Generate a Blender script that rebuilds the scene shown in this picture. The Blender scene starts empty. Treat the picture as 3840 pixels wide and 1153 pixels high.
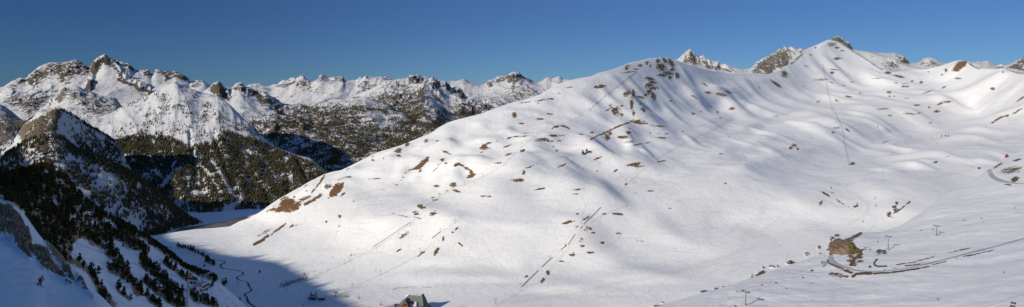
import bpy, math, random
import numpy as np
random.seed(7)
rng = np.random.default_rng(11)
C = bpy.context.scene.collection

# ------------------------------------------------------------------ camera frame of reference
# A level camera at the origin looks along +Y.  (sx, sy) is a direction on a 3840 x 1153 plate.
F, CX, HY = 2288.0, 1920.0, 380.0
def at(sx, sy, Y):
    return np.array([(sx-CX)/F*Y, Y, (HY-sy)/F*Y])

# ------------------------------------------------------------------ numpy noise
def _hash(ix, iy, seed):
    h = (ix.astype(np.int64)*374761393 + iy.astype(np.int64)*668265263 + seed*982451653) & 0x7fffffff
    h = ((h ^ (h >> 13))*1274126177) & 0x7fffffff
    return ((h ^ (h >> 16)) & 0xffff)/65535.0
def perlin(x, y, seed=0):
    x0 = np.floor(x); y0 = np.floor(y); fx = x-x0; fy = y-y0
    u = fx*fx*fx*(fx*(fx*6-15)+10); v = fy*fy*fy*(fy*(fy*6-15)+10)
    def g(ox, oy):
        a = _hash(x0+ox, y0+oy, seed)*2*np.pi
        return np.cos(a)*(fx-ox)+np.sin(a)*(fy-oy)
    a = g(0, 0); b = g(1, 0); c = g(0, 1); d = g(1, 1)
    return ((a*(1-u)+b*u)*(1-v)+(c*(1-u)+d*u)*v)*1.5
def fbm(x, y, oct=4, seed=0, gain=.5):
    s = 0; a = 1; n = 0
    for i in range(oct):
        s = s+a*perlin(x*2**i, y*2**i, seed+i*17); n += a; a *= gain
    return s/n
def ridged(x, y, oct=4, seed=0, gain=.5):
    s = 0; a = 1; n = 0
    for i in range(oct):
        s = s+a*(1-2*np.abs(perlin(x*2**i, y*2**i, seed+i*13))); n += a; a *= gain
    return s/n
def sstep(a, b, x):
    t = np.clip((x-a)/(b-a), 0, 1); return t*t*(3-2*t)

# ------------------------------------------------------------------ painting of ground cover (masks over the plate, kept as vertex attributes)
GX, GY, GS = 2100, 660, 2.0           # grid covers sx -180..4020, sy 0..1320
_gx = (np.arange(GX)*GS-180)[None, :]; _gy = (np.arange(GY)*GS)[:, None]
def new_mask(): return np.zeros((GY, GX), np.float32)
def _win(x0, x1, y0, y1, pad):
    i0 = max(0, int((x0-pad+180)/GS)); i1 = min(GX, int((x1+pad+180)/GS)+2)
    j0 = max(0, int((y0-pad)/GS)); j1 = min(GY, int((y1+pad)/GS)+2)
    return i0, max(i1, i0+1), j0, max(j1, j0+1)
def m_ell(M, cx, cy, rx, ry, ang=0, v=1.0, op='max'):
    R = max(rx, ry)*1.6+4
    i0, i1, j0, j1 = _win(cx-R, cx+R, cy-R, cy+R, 0)
    dx = _gx[:, i0:i1]-cx; dy = _gy[j0:j1]-cy; a = math.radians(ang)
    p = (dx*math.cos(a)-dy*math.sin(a))/max(rx, 1.2); q = (dx*math.sin(a)+dy*math.cos(a))/max(ry, 1.2)
    f = np.clip(1.5-np.sqrt(p*p+q*q), 0, 1)*v
    S = M[j0:j1, i0:i1]
    if op == 'max': np.maximum(S, f, out=S)
    elif op == 'add': S += f
    else: S *= (1-np.clip(f, 0, 1))
def m_line(M, pts, w, v=1.0, op='max'):
    xs = [p[0] for p in pts]; ys = [p[1] for p in pts]
    i0, i1, j0, j1 = _win(min(xs), max(xs), min(ys), max(ys), w*2+4)
    X = _gx[:, i0:i1]; Yg = _gy[j0:j1]; D = np.full((j1-j0, i1-i0), 1e9)
    for (ax, ay), (bx, by) in zip(pts[:-1], pts[1:]):
        L2 = (bx-ax)**2+(by-ay)**2+1e-9
        t = np.clip(((X-ax)*(bx-ax)+(Yg-ay)*(by-ay))/L2, 0, 1)
        D = np.minimum(D, np.hypot(X-ax-t*(bx-ax), Yg-ay-t*(by-ay)))
    f = np.clip(1.5-D/max(w, 1.0), 0, 1)*v
    S = M[j0:j1, i0:i1]
    if op == 'max': np.maximum(S, f, out=S)
    elif op == 'add': S += f
    else: S *= (1-np.clip(f, 0, 1))
def m_poly(M, pts, v=1.0, soft=6, op='max'):
    xs = [p[0] for p in pts]; ys = [p[1] for p in pts]
    i0, i1, j0, j1 = _win(min(xs), max(xs), min(ys), max(ys), soft*2+4)
    X = _gx[:, i0:i1]+0*_gy[j0:j1]; Yg = _gy[j0:j1]+0*X
    ins = np.zeros(X.shape, bool); D = np.full(X.shape, 1e9); n = len(pts)
    for k in range(n):
        ax, ay = pts[k]; bx, by = pts[(k+1) % n]
        c = ((ay > Yg) != (by > Yg)); den = (by-ay) if abs(by-ay) > 1e-9 else 1e-9
        ins ^= c & (X < (bx-ax)*(Yg-ay)/den+ax)
        L2 = (bx-ax)**2+(by-ay)**2+1e-9
        t = np.clip(((X-ax)*(bx-ax)+(Yg-ay)*(by-ay))/L2, 0, 1)
        D = np.minimum(D, np.hypot(X-ax-t*(bx-ax), Yg-ay-t*(by-ay)))
    f = np.clip(.5+np.where(ins, D, -D)/(2*soft), 0, 1)*v
    S = M[j0:j1, i0:i1]
    if op == 'max': np.maximum(S, f, out=S)
    elif op == 'add': S += f
    else: S *= (1-np.clip(f, 0, 1))
def m_get(M, sx, sy):
    x = np.clip((sx+180)/GS, 0, GX-1.001); y = np.clip(sy/GS, 0, GY-1.001)
    i = x.astype(int); j = y.astype(int); u = x-i; v = y-j
    return (M[j, i]*(1-u)+M[j, i+1]*u)*(1-v)+(M[j+1, i]*(1-u)+M[j+1, i+1]*u)*v
class K:                                 # crop origin and scale -> plate coordinates
    def __init__(s, x, y, k): s.x, s.y, s.k = x, y, k
    def p(s, pts): return [(s.x+a*s.k, s.y+b*s.k) for a, b in pts]
    def e(s, M, lst, v=1.0, op='max'):
        for t in lst:
            cx, cy, rx, ry = t[:4]; an = t[4] if len(t) > 4 else 0
            m_ell(M, s.x+cx*s.k, s.y+cy*s.k, rx*s.k, ry*s.k, an, v, op)
    def l(s, M, pts, w, v=1.0, op='max'): m_line(M, s.p(pts), w*s.k, v, op)
    def g(s, M, pts, v=1.0, soft=5, op='max'): m_poly(M, s.p(pts), v, soft, op)
Ka = K(0, 200, .3751); Kb = K(0, 400, .3751); Kc = K(0, 600, .3751); Kd = K(0, 863, .3751)
Kf = K(960, 240, .3751); Ke = K(960, 500, .3751); Kk = K(960, 780, .4827)
Kg = K(1920, 180, .3751); Kh = K(2880, 120, .3751); KF = K(1920, 440, .3751); Ki = K(2880, 400, .3751)
Kn = K(2880, 863, .3751); Km = K(2880, 680, .3751); Kj = K(1920, 780, .4827)
D_ = K(0, 0, 3840/2574.0)                # overview

# ------------------------------------------------------------------ materials
def nodes(name):
    m = bpy.data.materials.new(name); m.use_nodes = True
    nt = m.node_tree; b = nt.nodes['Principled BSDF']
    b.inputs['Roughness'].default_value = .8
    b.inputs['Specular IOR Level'].default_value = .2
    return m, nt, b
def N(nt, typ, **kw):
    n = nt.nodes.new(typ)
    for k, v in kw.items():
        if k in n.inputs and not hasattr(type(n), k): n.inputs[k].default_value = v
        else: setattr(n, k, v)
    return n
def math_(nt, op, a, b=None, c=None):
    n = nt.nodes.new('ShaderNodeMath'); n.operation = op
    for i, s in enumerate((a, b, c)):
        if s is None: continue
        if isinstance(s, (int, float)): n.inputs[i].default_value = s
        else: nt.links.new(s, n.inputs[i])
    return n.outputs[0]
def mix_(nt, fac, a, b):
    n = nt.nodes.new('ShaderNodeMix'); n.data_type = 'RGBA'
    for i, s in ((0, fac), (6, a), (7, b)):
        if isinstance(s, (int, float)): n.inputs[i].default_value = s
        elif isinstance(s, tuple): n.inputs[i].default_value = (*s, 1)
        else: nt.links.new(s, n.inputs[i])
    return n.outputs[2]
def noise_(nt, vec, scale, detail=4, rough=.6):
    n = nt.nodes.new('ShaderNodeTexNoise'); n.inputs['Scale'].default_value = scale
    n.inputs['Detail'].default_value = detail; n.inputs['Roughness'].default_value = rough
    nt.links.new(vec, n.inputs['Vector']); return n.outputs['Fac']
def attr_(nt, name):
    n = nt.nodes.new('ShaderNodeAttribute'); n.attribute_name = name; return n.outputs['Fac']
def step_(nt, v, lo, hi):
    n = nt.nodes.new('ShaderNodeMapRange'); n.interpolation_type = 'SMOOTHSTEP'
    nt.links.new(v, n.inputs['Value']); n.inputs['From Min'].default_value = lo; n.inputs['From Max'].default_value = hi
    return n.outputs['Result']
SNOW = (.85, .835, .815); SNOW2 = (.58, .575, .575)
def terrain_mat(name, unit, rock=(.20, .175, .15), rock2=(.32, .28, .235), bare=(.125, .066, .028), bare2=(.2, .115, .052), bump=.35, rough_k=.55, track=0.0, snow=SNOW, flat=False):
    """snow ground with rock and bare grass by the attributes painted on the mesh; unit = size in metres of the finest detail"""
    m, nt, b = nodes(name)
    co = nt.nodes.new('ShaderNodeTexCoord').outputs['Object']
    mp = nt.nodes.new('ShaderNodeMapping'); nt.links.new(co, mp.inputs['Vector']); v = mp.outputs['Vector']
    if flat: mp.inputs['Scale'].default_value = (.7, .7, 2.6)
    n1 = noise_(nt, v, 1/(unit*9), 7, .68); n2 = noise_(nt, v, 1/(unit*2.2), 4, .65); n3 = noise_(nt, v, 1/(unit*40), 3, .5)
    nn = math_(nt, 'ADD', math_(nt, 'MULTIPLY', math_(nt, 'SUBTRACT', n1, .5), rough_k*2.2), math_(nt, 'MULTIPLY', math_(nt, 'SUBTRACT', n2, .5), rough_k*1.5))
    ar = attr_(nt, 'rock'); ab = attr_(nt, 'bare')
    nr_ = math_(nt, 'MULTIPLY', nn, step_(nt, ar, .02, .25)) if flat else nn        # open snow stays clean
    kr = step_(nt, math_(nt, 'ADD', ar, nr_), .45, .54)
    kb = step_(nt, math_(nt, 'ADD', ab, math_(nt, 'MULTIPLY', math_(nt, 'MULTIPLY', nn, step_(nt, ab, .02, .25)), .8)), .42, .55)
    tn = step_(nt, n3, .35, .65)
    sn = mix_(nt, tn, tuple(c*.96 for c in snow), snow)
    if track:
        mp2 = nt.nodes.new('ShaderNodeMapping'); nt.links.new(co, mp2.inputs['Vector'])
        mp2.inputs['Rotation'].default_value = (0, 0, .5); mp2.inputs['Scale'].default_value = (1, .12, .3)
        nt_ = noise_(nt, mp2.outputs['Vector'], 1/(unit*2.5), 3, .7)
        sn = mix_(nt, math_(nt, 'MULTIPLY', step_(nt, nt_, .5, .72), track), sn, (.60, .615, .66))
    dirt = attr_(nt, 'dirt')
    sn = mix_(nt, math_(nt, 'MULTIPLY', dirt, math_(nt, 'ADD', .45, math_(nt, 'MULTIPLY', n1, .9))), sn, (.46, .43, .39))
    rk = mix_(nt, n2, rock, rock2)
    rk = mix_(nt, math_(nt, 'MULTIPLY', step_(nt, n3, .4, .7), .5), rk, (rock[0]*.75, rock[1]*.68, rock[2]*.55))
    rk = mix_(nt, step_(nt, n1, .5, .32), rk, tuple(c*.32 for c in rock))  # low spots of the noise darkened: crevice shade painted into the rock colour
    br = mix_(nt, n2, bare, bare2)
    br = mix_(nt, math_(nt, 'MULTIPLY', step_(nt, n1, .5, .3), .75), br, tuple(c*.4 for c in bare))
    col = mix_(nt, kr, sn, rk); col = mix_(nt, kb, col, br)
    nt.links.new(col, b.inputs['Base Color'])
    bp = nt.nodes.new('ShaderNodeBump'); bp.inputs['Strength'].default_value = bump; bp.inputs['Distance'].default_value = unit*1.6
    hb = math_(nt, 'ADD', math_(nt, 'MULTIPLY', n1, 1.0), math_(nt, 'MULTIPLY', n2, math_(nt, 'ADD', .18, math_(nt, 'MULTIPLY', math_(nt, 'MAXIMUM', kr, kb), 1.2))))
    nt.links.new(hb, bp.inputs['Height']); nt.links.new(bp.outputs['Normal'], b.inputs['Normal'])
    return m
def plain(name, col, rough=.7, metal=0.0, var=.25, scale=3.0):
    m, nt, b = nodes(name)
    co = nt.nodes.new('ShaderNodeTexCoord').outputs['Object']
    n = noise_(nt, co, scale, 4, .6)
    c = mix_(nt, n, tuple(x*(1-var) for x in col), tuple(min(1, x*(1+var)) for x in col))
    nt.links.new(c, b.inputs['Base Color']); b.inputs['Roughness'].default_value = rough; b.inputs['Metallic'].default_value = metal
    return m

# ------------------------------------------------------------------ mesh helpers
def set_attrs(me, attrs):
    for k, a in attrs.items():
        at_ = me.attributes.new(k, 'FLOAT', 'POINT'); at_.data.foreach_set('value', np.ascontiguousarray(a, np.float32).ravel())
def mesh_np(name, V, Q, mat, attrs=None, smooth=True, parent=None, link=True):
    """V (n,3), Q (m,k) faces all of k corners"""
    me = bpy.data.meshes.new(name); V = np.ascontiguousarray(V, np.float32); Q = np.ascontiguousarray(Q, np.int32)
    me.vertices.add(len(V)); me.vertices.foreach_set('co', V.ravel())
    k = Q.shape[1]; me.loops.add(Q.size); me.loops.foreach_set('vertex_index', Q.ravel())
    me.polygons.add(len(Q)); me.polygons.foreach_set('loop_start', np.arange(0, Q.size, k, dtype=np.int32))
    me.polygons.foreach_set('use_smooth', np.full(len(Q), smooth))
    if attrs: set_attrs(me, attrs)
    me.update(calc_edges=True); me.materials.append(mat)
    o = bpy.data.objects.new(name, me)
    if link: C.objects.link(o)
    if parent: o.parent = parent
    return o
def grid_obj(name, P, mat, attrs):
    nr, nc = P.shape[:2]; i = np.arange(nr*nc).reshape(nr, nc)
    Q = np.stack([i[:-1, :-1], i[:-1, 1:], i[1:, 1:], i[1:, :-1]], -1).reshape(-1, 4)
    o = mesh_np(name, P.reshape(-1, 3), Q, mat, attrs); o['kind'] = 'structure'; return o
def scr(P):
    Y = np.maximum(P[..., 1], 1.0)
    return CX+P[..., 0]/Y*F, HY-P[..., 2]/Y*F

def interp_rail(r, s):
    r = sorted(r); x = [a[0] for a in r]
    return np.interp(s, x, [a[1] for a in r]), np.interp(s, x, [a[2] for a in r])
def pchip(X, Z, t):
    """X,Z (K,nc) knots; t (nr,) parameter 0..K-1 -> Y,z at piecewise position"""
    Kn_ = X.shape[0]; h = np.maximum(np.diff(X, axis=0), 1e-3); d = np.diff(Z, axis=0)/h
    m = np.zeros_like(Z)
    for k in range(1, Kn_-1):
        w1 = 2*h[k]+h[k-1]; w2 = h[k]+2*h[k-1]; ok = d[k-1]*d[k] > 0
        m[k] = np.where(ok, (w1+w2)/np.where(ok, w1/np.where(ok, d[k-1], 1)+w2/np.where(ok, d[k], 1), 1), 0)
    m[0] = d[0]; m[-1] = d[-1]
    oy = []; oz = []
    for tt in t:
        k = min(int(tt), Kn_-2); u = tt-k
        y = X[k]+u*h[k]; h00 = 2*u**3-3*u*u+1; h10 = u**3-2*u*u+u; h01 = -2*u**3+3*u*u; h11 = u**3-u*u
        oy.append(y); oz.append(h00*Z[k]+h10*h[k]*m[k]+h01*Z[k+1]+h11*h[k]*m[k+1])
    return np.array(oy), np.array(oz)
def gs1(v, sig):
    if sig < .5: return v
    n = int(3*sig)+1; k = np.exp(-(np.arange(-n, n+1)/sig)**2/2); k /= k.sum()
    e = np.concatenate([v[0]-(v[1]-v[0])*np.arange(n, 0, -1), v, v[-1]+(v[-1]-v[-2])*np.arange(1, n+1)])
    return np.convolve(e, k, 'valid')
def layer(rails, sx0, sx1, step, rows, back=(.5, 300), smooth=70, csm=3):
    """a hill whose rails (front to back; the last is the crest) give its shape; returns points (nr,nc,3) and the row of the crest"""
    s = np.arange(sx0, sx1+step, step)
    Ys = []; Zs = []
    for i, r in enumerate(rails):
        sy, Y = interp_rail(r, s)
        Y = gs1(Y, smooth/step); sy = gs1(sy, (smooth*.7 if i < len(rails)-1 else csm)/step)
        Ys.append(Y); Zs.append((HY-sy)/F*Y)
    for k in range(1, len(Ys)): Ys[k] = np.maximum(Ys[k], Ys[k-1]+3)
    Ys.append(Ys[-1]+back[1]*.25); Zs.append(Zs[-1]-back[0]*back[1]*.25)
    Ys.append(Ys[-1]+back[1]); Zs.append(Zs[-1]-back[0]*back[1])
    rows = list(rows)+[8, 6]
    t = []
    for k, n in enumerate(rows): t += list(k+np.arange(n)/n)
    t.append(len(rows)); crest = sum(rows[:-2])
    Y, z = pchip(np.array(Ys), np.array(Zs), np.array(t))
    X = (s[None, :]-CX)/F*Y
    return np.stack([X, Y, z], -1), crest
def crest_w(P, crest, lo=.15, dist=None):
    """weight for displacement: lo at the crest row, growing to 1 away from it"""
    nr = P.shape[0]; D = np.hypot(P[..., 1]-P[crest:crest+1, :, 1], 0)
    return lo+(1-lo)*sstep(0, dist, D)
# ================================================================== painted ground cover
BARE = new_mask(); ROCK = new_mask(); DIRT = new_mask()
# ---- bare grass and rocks on the ski hill
Ke.l(BARE, [(685,425),(640,490),(600,540),(560,590)], 11)
Ke.e(ROCK, [(712,530,34,30,40)], .9)
Ke.g(BARE, [(875,500),(872,545),(800,628),(715,655),(755,565),(800,500)], 1.2)
Ke.e(BARE, [(870,610,38,10,35)])
Ke.g(BARE, [(270,655),(330,645),(380,660),(395,690),(470,650),(545,615),(535,650),(455,690),(420,750),(350,790),(110,790),(230,715)], 1.15, 8)
Ke.l(BARE, [(645,618),(580,665),(490,710)], 15, 1.0)
Ke.e(BARE, [(500,525,25,8,40),(470,605,12,8),(380,635,14,7),(270,650,40,8,35),(510,575,20,4,20)])
Ke.l(BARE, [(820,470),(880,445),(950,437)], 6)
Ke.e(BARE, [(1180,457,65,4),(1420,180,40,25,30),(1430,230,25,12),(1510,115,25,15,35),(1170,272,15,12),(1165,237,15,3),(1900,190,60,12,-25),(1810,75,15,6),(1700,80,25,15,30)])
Ke.g(BARE, [(1726,234),(1718,276),(1645,356),(1560,364),(1488,398),(1596,328),(1648,274)], 1.15)
Ke.e(BARE, [(1640,375,20,12,40),(1830,315,25,8,30),(1900,300,18,6),(1866,262,22,16),(1770,377,18,5),(1800,355,30,4,35)])
Ke.l(BARE, [(1990,325),(2030,310),(2080,340),(2130,370),(2170,400)], 13)
Ke.g(BARE, [(2130,360),(2205,410),(2150,452),(2105,452),(2140,400)])
Ke.g(BARE, [(2236,150),(2258,108),(2330,86),(2362,90),(2292,120),(2345,150),(2270,165)])
Ke.e(BARE, [(2400,82,40,3),(2250,195,20,5,30),(2510,130,40,8,20),(2520,215,35,11,25),(2530,50,35,6,15),(1970,520,35,22),(2005,580,40,11,-15),(1805,533,35,9),(1910,577,15,4),(1840,607,15,4),(2280,629,32,5),(2332,635,20,7),(1770,645,20,4),(1790,667,30,6),(1670,745,25,12)])
Ke.e(BARE, [(1640,730,25,18),(1400,515,25,5),(1380,560,20,4),(1260,565,22,4),(1480,440,30,4),(1450,470,50,3),(2420,300,40,10),(930,355,40,4,20)], .75)
KF.e(BARE, [(60,195,75,8,5),(120,160,25,4),(300,225,60,19),(380,240,40,7),(470,235,20,13),(440,185,98,10),(95,65,25,9),(275,17,38,9),(105,335,30,12,25),(450,338,20,9),(690,172,25,5),(800,152,25,7),(410,292,20,4)])
KF.l(BARE, [(400,115),(430,98),(480,90),(540,97),(570,115)], 8)
KF.e(BARE, [(1270,50,78,20,-10),(955,200,35,30,30),(980,165,18,22,20),(1110,195,62,14),(1160,155,30,13),(1180,245,50,11),(1175,115,8,6),(1460,88,82,8,-5),(1510,208,68,7),(1250,275,62,7,12),(1340,260,60,4,15),(855,415,50,10,25),(1210,475,88,17,10),(1280,495,68,7,10),(1500,440,58,7,12),(1035,540,22,9,30),(785,352,25,11),(495,485,52,8,30),(520,405,32,4),(200,490,78,7,20),(115,555,20,20,40),(60,630,58,17),(285,720,62,7,8),(565,723,32,5),(670,725,58,10,5),(640,768,40,6),(850,540,18,4),(1260,527,14,5),(1385,160,14,6),(1470,157,20,4),(1550,163,20,5),(2135,657,16,9),(2095,370,28,4),(1230,755,20,5),(1135,675,16,9,30)])
KF.l(BARE, [(1190,48),(1085,85),(1000,120),(920,160),(850,190),(785,222)], 8)
KF.e(BARE, [(1370,740,50,7),(2170,195,20,3),(1710,147,20,4)], .75)
Kg.e(BARE, [(1170,245,98,6,9),(1280,180,26,16),(1240,212,32,7),(1350,150,20,20),(1385,180,12,22),(870,392,68,17,10),(580,395,42,5,8),(395,508,30,8),(300,525,62,7,8),(110,550,88,5,5),(470,456,22,5),(25,675,25,26,-35),(380,662,36,6,-10)])
Kg.e(BARE, [(1150,200,38,28,40)], .7)
Kg.e(ROCK, [(1490,195,54,41,-25),(1560,255,54,26,-10),(1600,220,26,14),(1530,130,20,44,40),(1590,150,26,54,30),(1650,280,23,31,20),(1500,275,52,14),(1575,300,22,15),(1380,315,52,18,-20),(1400,350,46,19),(1370,380,46,19),(1410,405,54,19),(1410,485,26,39,20),(1460,135,23,28,20)], .95)
Kg.e(BARE, [(1375,440,26,25),(1335,470,18,20),(1290,495,52,10,-15),(1150,455,42,24,25),(1215,455,15,42),(1195,560,18,62),(1215,650,15,26),(1320,625,14,30),(1300,610,14,14),(980,610,62,8,25),(1100,670,18,22),(985,575,20,8),(1100,578,14,8),(1285,562,10,12),(1960,450,36,12,-10),(2090,468,62,18,-8),(1820,490,42,8,-25),(2160,445,36,8,-25),(1930,370,32,7,-35),(2200,612,30,14),(1810,658,22,11),(2055,645,14,11),(2085,703,16,6),(1890,638,16,6),(2470,402,20,8,-35),(1585,535,20,6)])
Kg.e(ROCK, [(1040,630,40,40)], .85)
Kh.e(ROCK, [(160,425,40,34,-25),(690,270,42,16),(690,160,28,12),(475,160,14,8),(640,412,24,15),(1210,607,24,13),(1215,645,16,6),(1260,645,16,6),(1780,385,15,20),(1530,505,20,12),(425,232,14,8)], .9)
Kh.e(ROCK, [(640,125,55,24),(300,260,75,18,40),(380,345,25,8),(740,190,30,8)], .72)
Kh.l(ROCK, [(740,125),(800,160),(870,210),(950,252),(1050,322),(1140,380)], 7, .8)
Kh.e(BARE, [(80,520,80,16,-35),(235,310,18,14),(660,378,62,6,-5),(530,478,78,9,5),(630,505,42,4,-25),(680,685,32,7,-20),(500,703,22,8),(805,648,45,8,-8),(920,612,16,6),(1200,410,36,13),(1310,445,62,12,-12),(1090,463,72,4,3),(840,503,26,5),(760,537,20,5),(1280,512,32,6),(1370,547,48,9),(1360,520,40,4),(1440,495,20,8,20),(1605,402,9,8),(2030,330,42,8,-35),(2090,362,32,8,-20),(1740,430,15,8),(2245,568,22,15),(2350,403,10,9),(2460,400,92,6,-17),(2530,670,62,9,35),(1900,465,36,8),(1760,555,30,6,25),(1600,600,62,5,20),(1720,720,32,12,15),(1790,700,50,11),(1490,735,36,8),(1610,755,16,8),(360,545,18,4),(1390,665,30,4)])
Kh.g(BARE, [(1838,395),(1870,335),(1900,298),(1960,284),(1995,292),(1980,340),(1900,398)])
Ki.e(BARE, [(80,98,46,5,-5),(690,215,42,8,3),(790,230,38,8,-35),(650,257,15,9),(262,388,26,12),(240,412,32,10,10),(290,420,22,8,-20),(300,432,10,8),(1140,25,82,5,3),(1410,75,82,7,-2),(1510,68,20,7),(1220,88,25,9),(1690,48,36,13),(1625,165,18,5),(2490,50,62,8,30),(1770,295,62,6,3),(1670,557,26,9),(1790,503,26,5),(1090,207,26,4),(1225,298,22,5),(1180,355,52,4,20),(2110,620,14,14),(680,157,12,4),(310,175,14,4),(430,315,12,4)])
Ki.l(BARE, [(2240,165),(2290,132),(2340,105),(2405,88)], 9)
Kj.e(BARE, [(440,110,46,12,15),(580,78,36,9,30),(508,47,16,6),(715,47,24,10),(820,49,46,8,-3),(505,145,16,6,25),(630,195,15,8),(703,270,18,13),(603,347,34,7),(545,298,18,7),(390,415,20,8),(280,500,16,18),(110,535,20,8,25),(1225,5,18,6)])
Kj.e(BARE, [(590,165,28,20),(535,250,25,15),(460,360,28,26),(830,205,24,14),(240,560,14,34,-30),(1000,255,30,8)], .62)
Kk.l(BARE, [(-15,285),(50,250),(95,220)], 11, 1.1); Kk.l(BARE, [(118,212),(170,170),(232,124)], 7)
Kk.e(BARE, [(275,140,20,9,30),(545,110,9,9),(650,70,14,14),(1455,240,11,24),(1530,190,10,10,40),(1555,165,20,7,40),(1410,330,10,24,-20),(1280,355,20,5,45),(1110,330,26,7,30),(1590,285,34,4,-40),(1390,350,8,20,-10)])
Kk.l(BARE, [(1255,380),(1310,342)], 4)
Kk.e(BARE, [(60,195,50,12,25),(1150,215,52,16,35),(1240,40,40,16),(1375,50,28,28),(340,125,50,6,20)], .62)
Kk.l(BARE, [(1035,35),(1180,75),(1215,90)], 3, .8); Kk.l(BARE, [(1185,60),(1280,85)], 3, .8)
# dirty scuffed snow
for kk, ls in ((Kk, [(520,240,90,45,30),(780,50,60,25,40),(1480,280,120,90,30),(1150,240,80,50,35)]), (Kj, [(1520,120,40,130,0),(1080,150,90,50,0),(120,450,60,60,0),(620,250,120,110,30)]), (KF, [(1220,160,120,60,0),(2080,640,60,30,0)]), (Kg, [(560,640,80,60,0),(1180,420,160,120,0)])):
    kk.e(DIRT, ls, .16)
Kj.l(DIRT, [(1960,0),(1900,110),(1800,240)], 30, .15)
for kk, pts, w_, v_ in ((Kj,[(-120,770),(60,650),(250,560),(330,440),(450,300),(570,150),(700,60),(900,-20)],9,.24),(KF,[(1060,773),(1180,650),(1270,560),(1400,450),(1700,275),(1950,160),(2200,20)],9,.3),(Kk,[(690,650),(1000,505),(1280,365),(1440,205),(1640,20)],7,.26),(Kk,[(440,535),(690,432),(930,312),(1200,125),(1330,0)],6,.3),(Ke,[(1640,770),(1960,560),(2250,450),(2480,320),(2600,200)],8,.26),(KF,[(-60,440),(100,300),(220,200),(350,120),(680,0)],6,.3),(Kg,[(760,640),(1000,410),(1250,240)],4,.3),(Kh,[(545,330),(570,450),(600,600),(625,700),(640,790)],7,.5),(Ki,[(640,0),(690,100),(740,210),(770,390),(800,520),(815,580)],8,.5),(Ki,[(1150,773),(1150,620),(1200,520),(1290,440),(1390,330),(1430,280),(1350,225)],5,.2),(Kk,[(640,170),(600,270),(530,350),(440,420)],4,.25),(Kk,[(1530,240),(1620,330),(1680,390)],3,.3),(Kk,[(1760,240),(1830,370),(1940,480)],3,.35),(Kk,[(1540,250),(1590,380),(1660,430)],3,.25),(Kj,[(0,735),(300,690),(600,640),(800,590),(1200,520),(1600,400),(1900,300)],14,.2),(Kj,[(0,700),(400,640),(700,690),(1000,690)],8,.2),(KF,[(1960,250),(2200,380),(2450,500)],4,.22),(KF,[(660,0),(800,50),(950,95)],5,.3),(Kg,[(560,660),(640,520),(760,400),(850,330)],30,.14),(Kg,[(500,560),(490,640),(460,690)],8,.2),(Km,[(780,100),(900,150),(1000,220),(1010,280),(950,360),(820,420)],16,.2),(KF,[(0,490),(300,440),(640,350),(800,200)],22,.14),(Ke,[(1000,660),(1400,620),(1800,590),(2559,600)],10,.2),(Kk,[(0,100),(400,320),(700,330)],20,.08)):
    kk.l(DIRT, pts, w_, v_)
rr_ = np.random.default_rng(5)
for _ in range(330):                     # ski traces
    cx_ = rr_.uniform(1300, 3840); cy_ = rr_.uniform(430, 1130); L_ = rr_.uniform(40, 150); a_ = rr_.normal(-.12 if cx_ < 2900 else .1, .35)
    b_ = rr_.normal(0, .25)
    m_line(DIRT, [(cx_+L_*t*math.cos(a_+b_*t), cy_+L_*t*math.sin(a_+b_*t)*.7) for t in (0, .25, .5, .75, 1)], 2.0, rr_.uniform(.12, .32))
# ---- banks of the stream in the ravine
for q in [(1490,665,36,17),(1590,640,22,13),(1655,628,30,10),(1410,705,20,6),(1295,738,16,5),(1150,770,60,8),(1170,742,13,4),(1930,520,40,18,30),(1865,545,11,22),(1955,470,14,8)]: Kj.e(ROCK, [q], .85)
for q in [(225,330,42,15),(390,250,22,20),(510,185,15,22),(520,245,20,12),(40,370,32,12),(600,205,10,14)]: Kn.e(ROCK, [q], .85)
Km.e(BARE, [(575,130,52,8,-30),(530,220,14,26,-25),(730,215,52,9,-32),(870,255,28,9),(1290,220,18,14,-30)])
Km.e(ROCK, [(1210,330,24,17),(1270,285,26,36,20),(1215,362,34,8,-25),(890,240,9,14),(640,125,12,8),(800,263,8,8),(910,290,12,6),(620,70,14,5),(640,580,25,20),(690,545,30,14)], .85)
Km.l(BARE, [(1260,325),(1340,270),(1420,203)], 7)
# ---- right foreground slope
Kn.e(BARE, [(1160,222,32,17),(920,310,36,14),(870,355,12,9),(1020,370,16,14),(1280,382,42,4,5),(1170,395,26,3),(1580,370,46,8,12),(1900,280,26,5,10),(440,405,15,8)])
Kn.e(BARE, [(1115,215,30,30),(960,190,52,12,25),(1090,290,20,14)], .66)
Kn.l(BARE, [(830,345),(850,300),(880,275),(930,238)], 15, .95)
Kn.l(BARE, [(1090,290),(1060,330),(1068,358),(1110,364),(1185,362)], 8); Kn.l(BARE, [(1285,347),(1450,325),(1560,295),(1660,265)], 5)
Kn.l(BARE, [(1375,360),(1520,342)], 6); Kn.l(BARE, [(850,462),(885,438),(960,432),(1030,434)], 13); Kn.l(BARE, [(1060,438),(1200,430),(1400,404),(1515,385)], 8)
Kn.l(BARE, [(1640,352),(1780,316)], 5); Kn.l(BARE, [(1950,268),(2100,238),(2180,218),(2250,203)], 4); Kn.l(BARE, [(1800,228),(1900,207),(2020,182)], 4)
Kn.g(BARE, [(690,115),(800,85),(940,30),(945,45),(860,100),(880,190),(820,190)], .72, 6)
Kn.g(BARE, [(800,150),(870,160),(890,200),(870,250),(945,225),(960,280),(900,310),(880,360),(825,355),(790,330)], .66, 10)
Kn.l(BARE, [(628,275),(600,315),(640,348),(740,388),(840,428)], 15, .8)
Kn.e(BARE, [(700,455,90,26,-10),(560,340,30,30)], .55)
Kn.l(BARE, [(790,105),(850,75),(930,35)], 14, .9)
Ki.e(BARE, [(2490,535,42,10,15),(2470,730,40,22,25)]); Ki.e(BARE, [(2420,640,110,34,10),(2300,590,60,14,30)], .62)
Km.e(BARE, [(2400,35,40,5,-8)])

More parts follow.
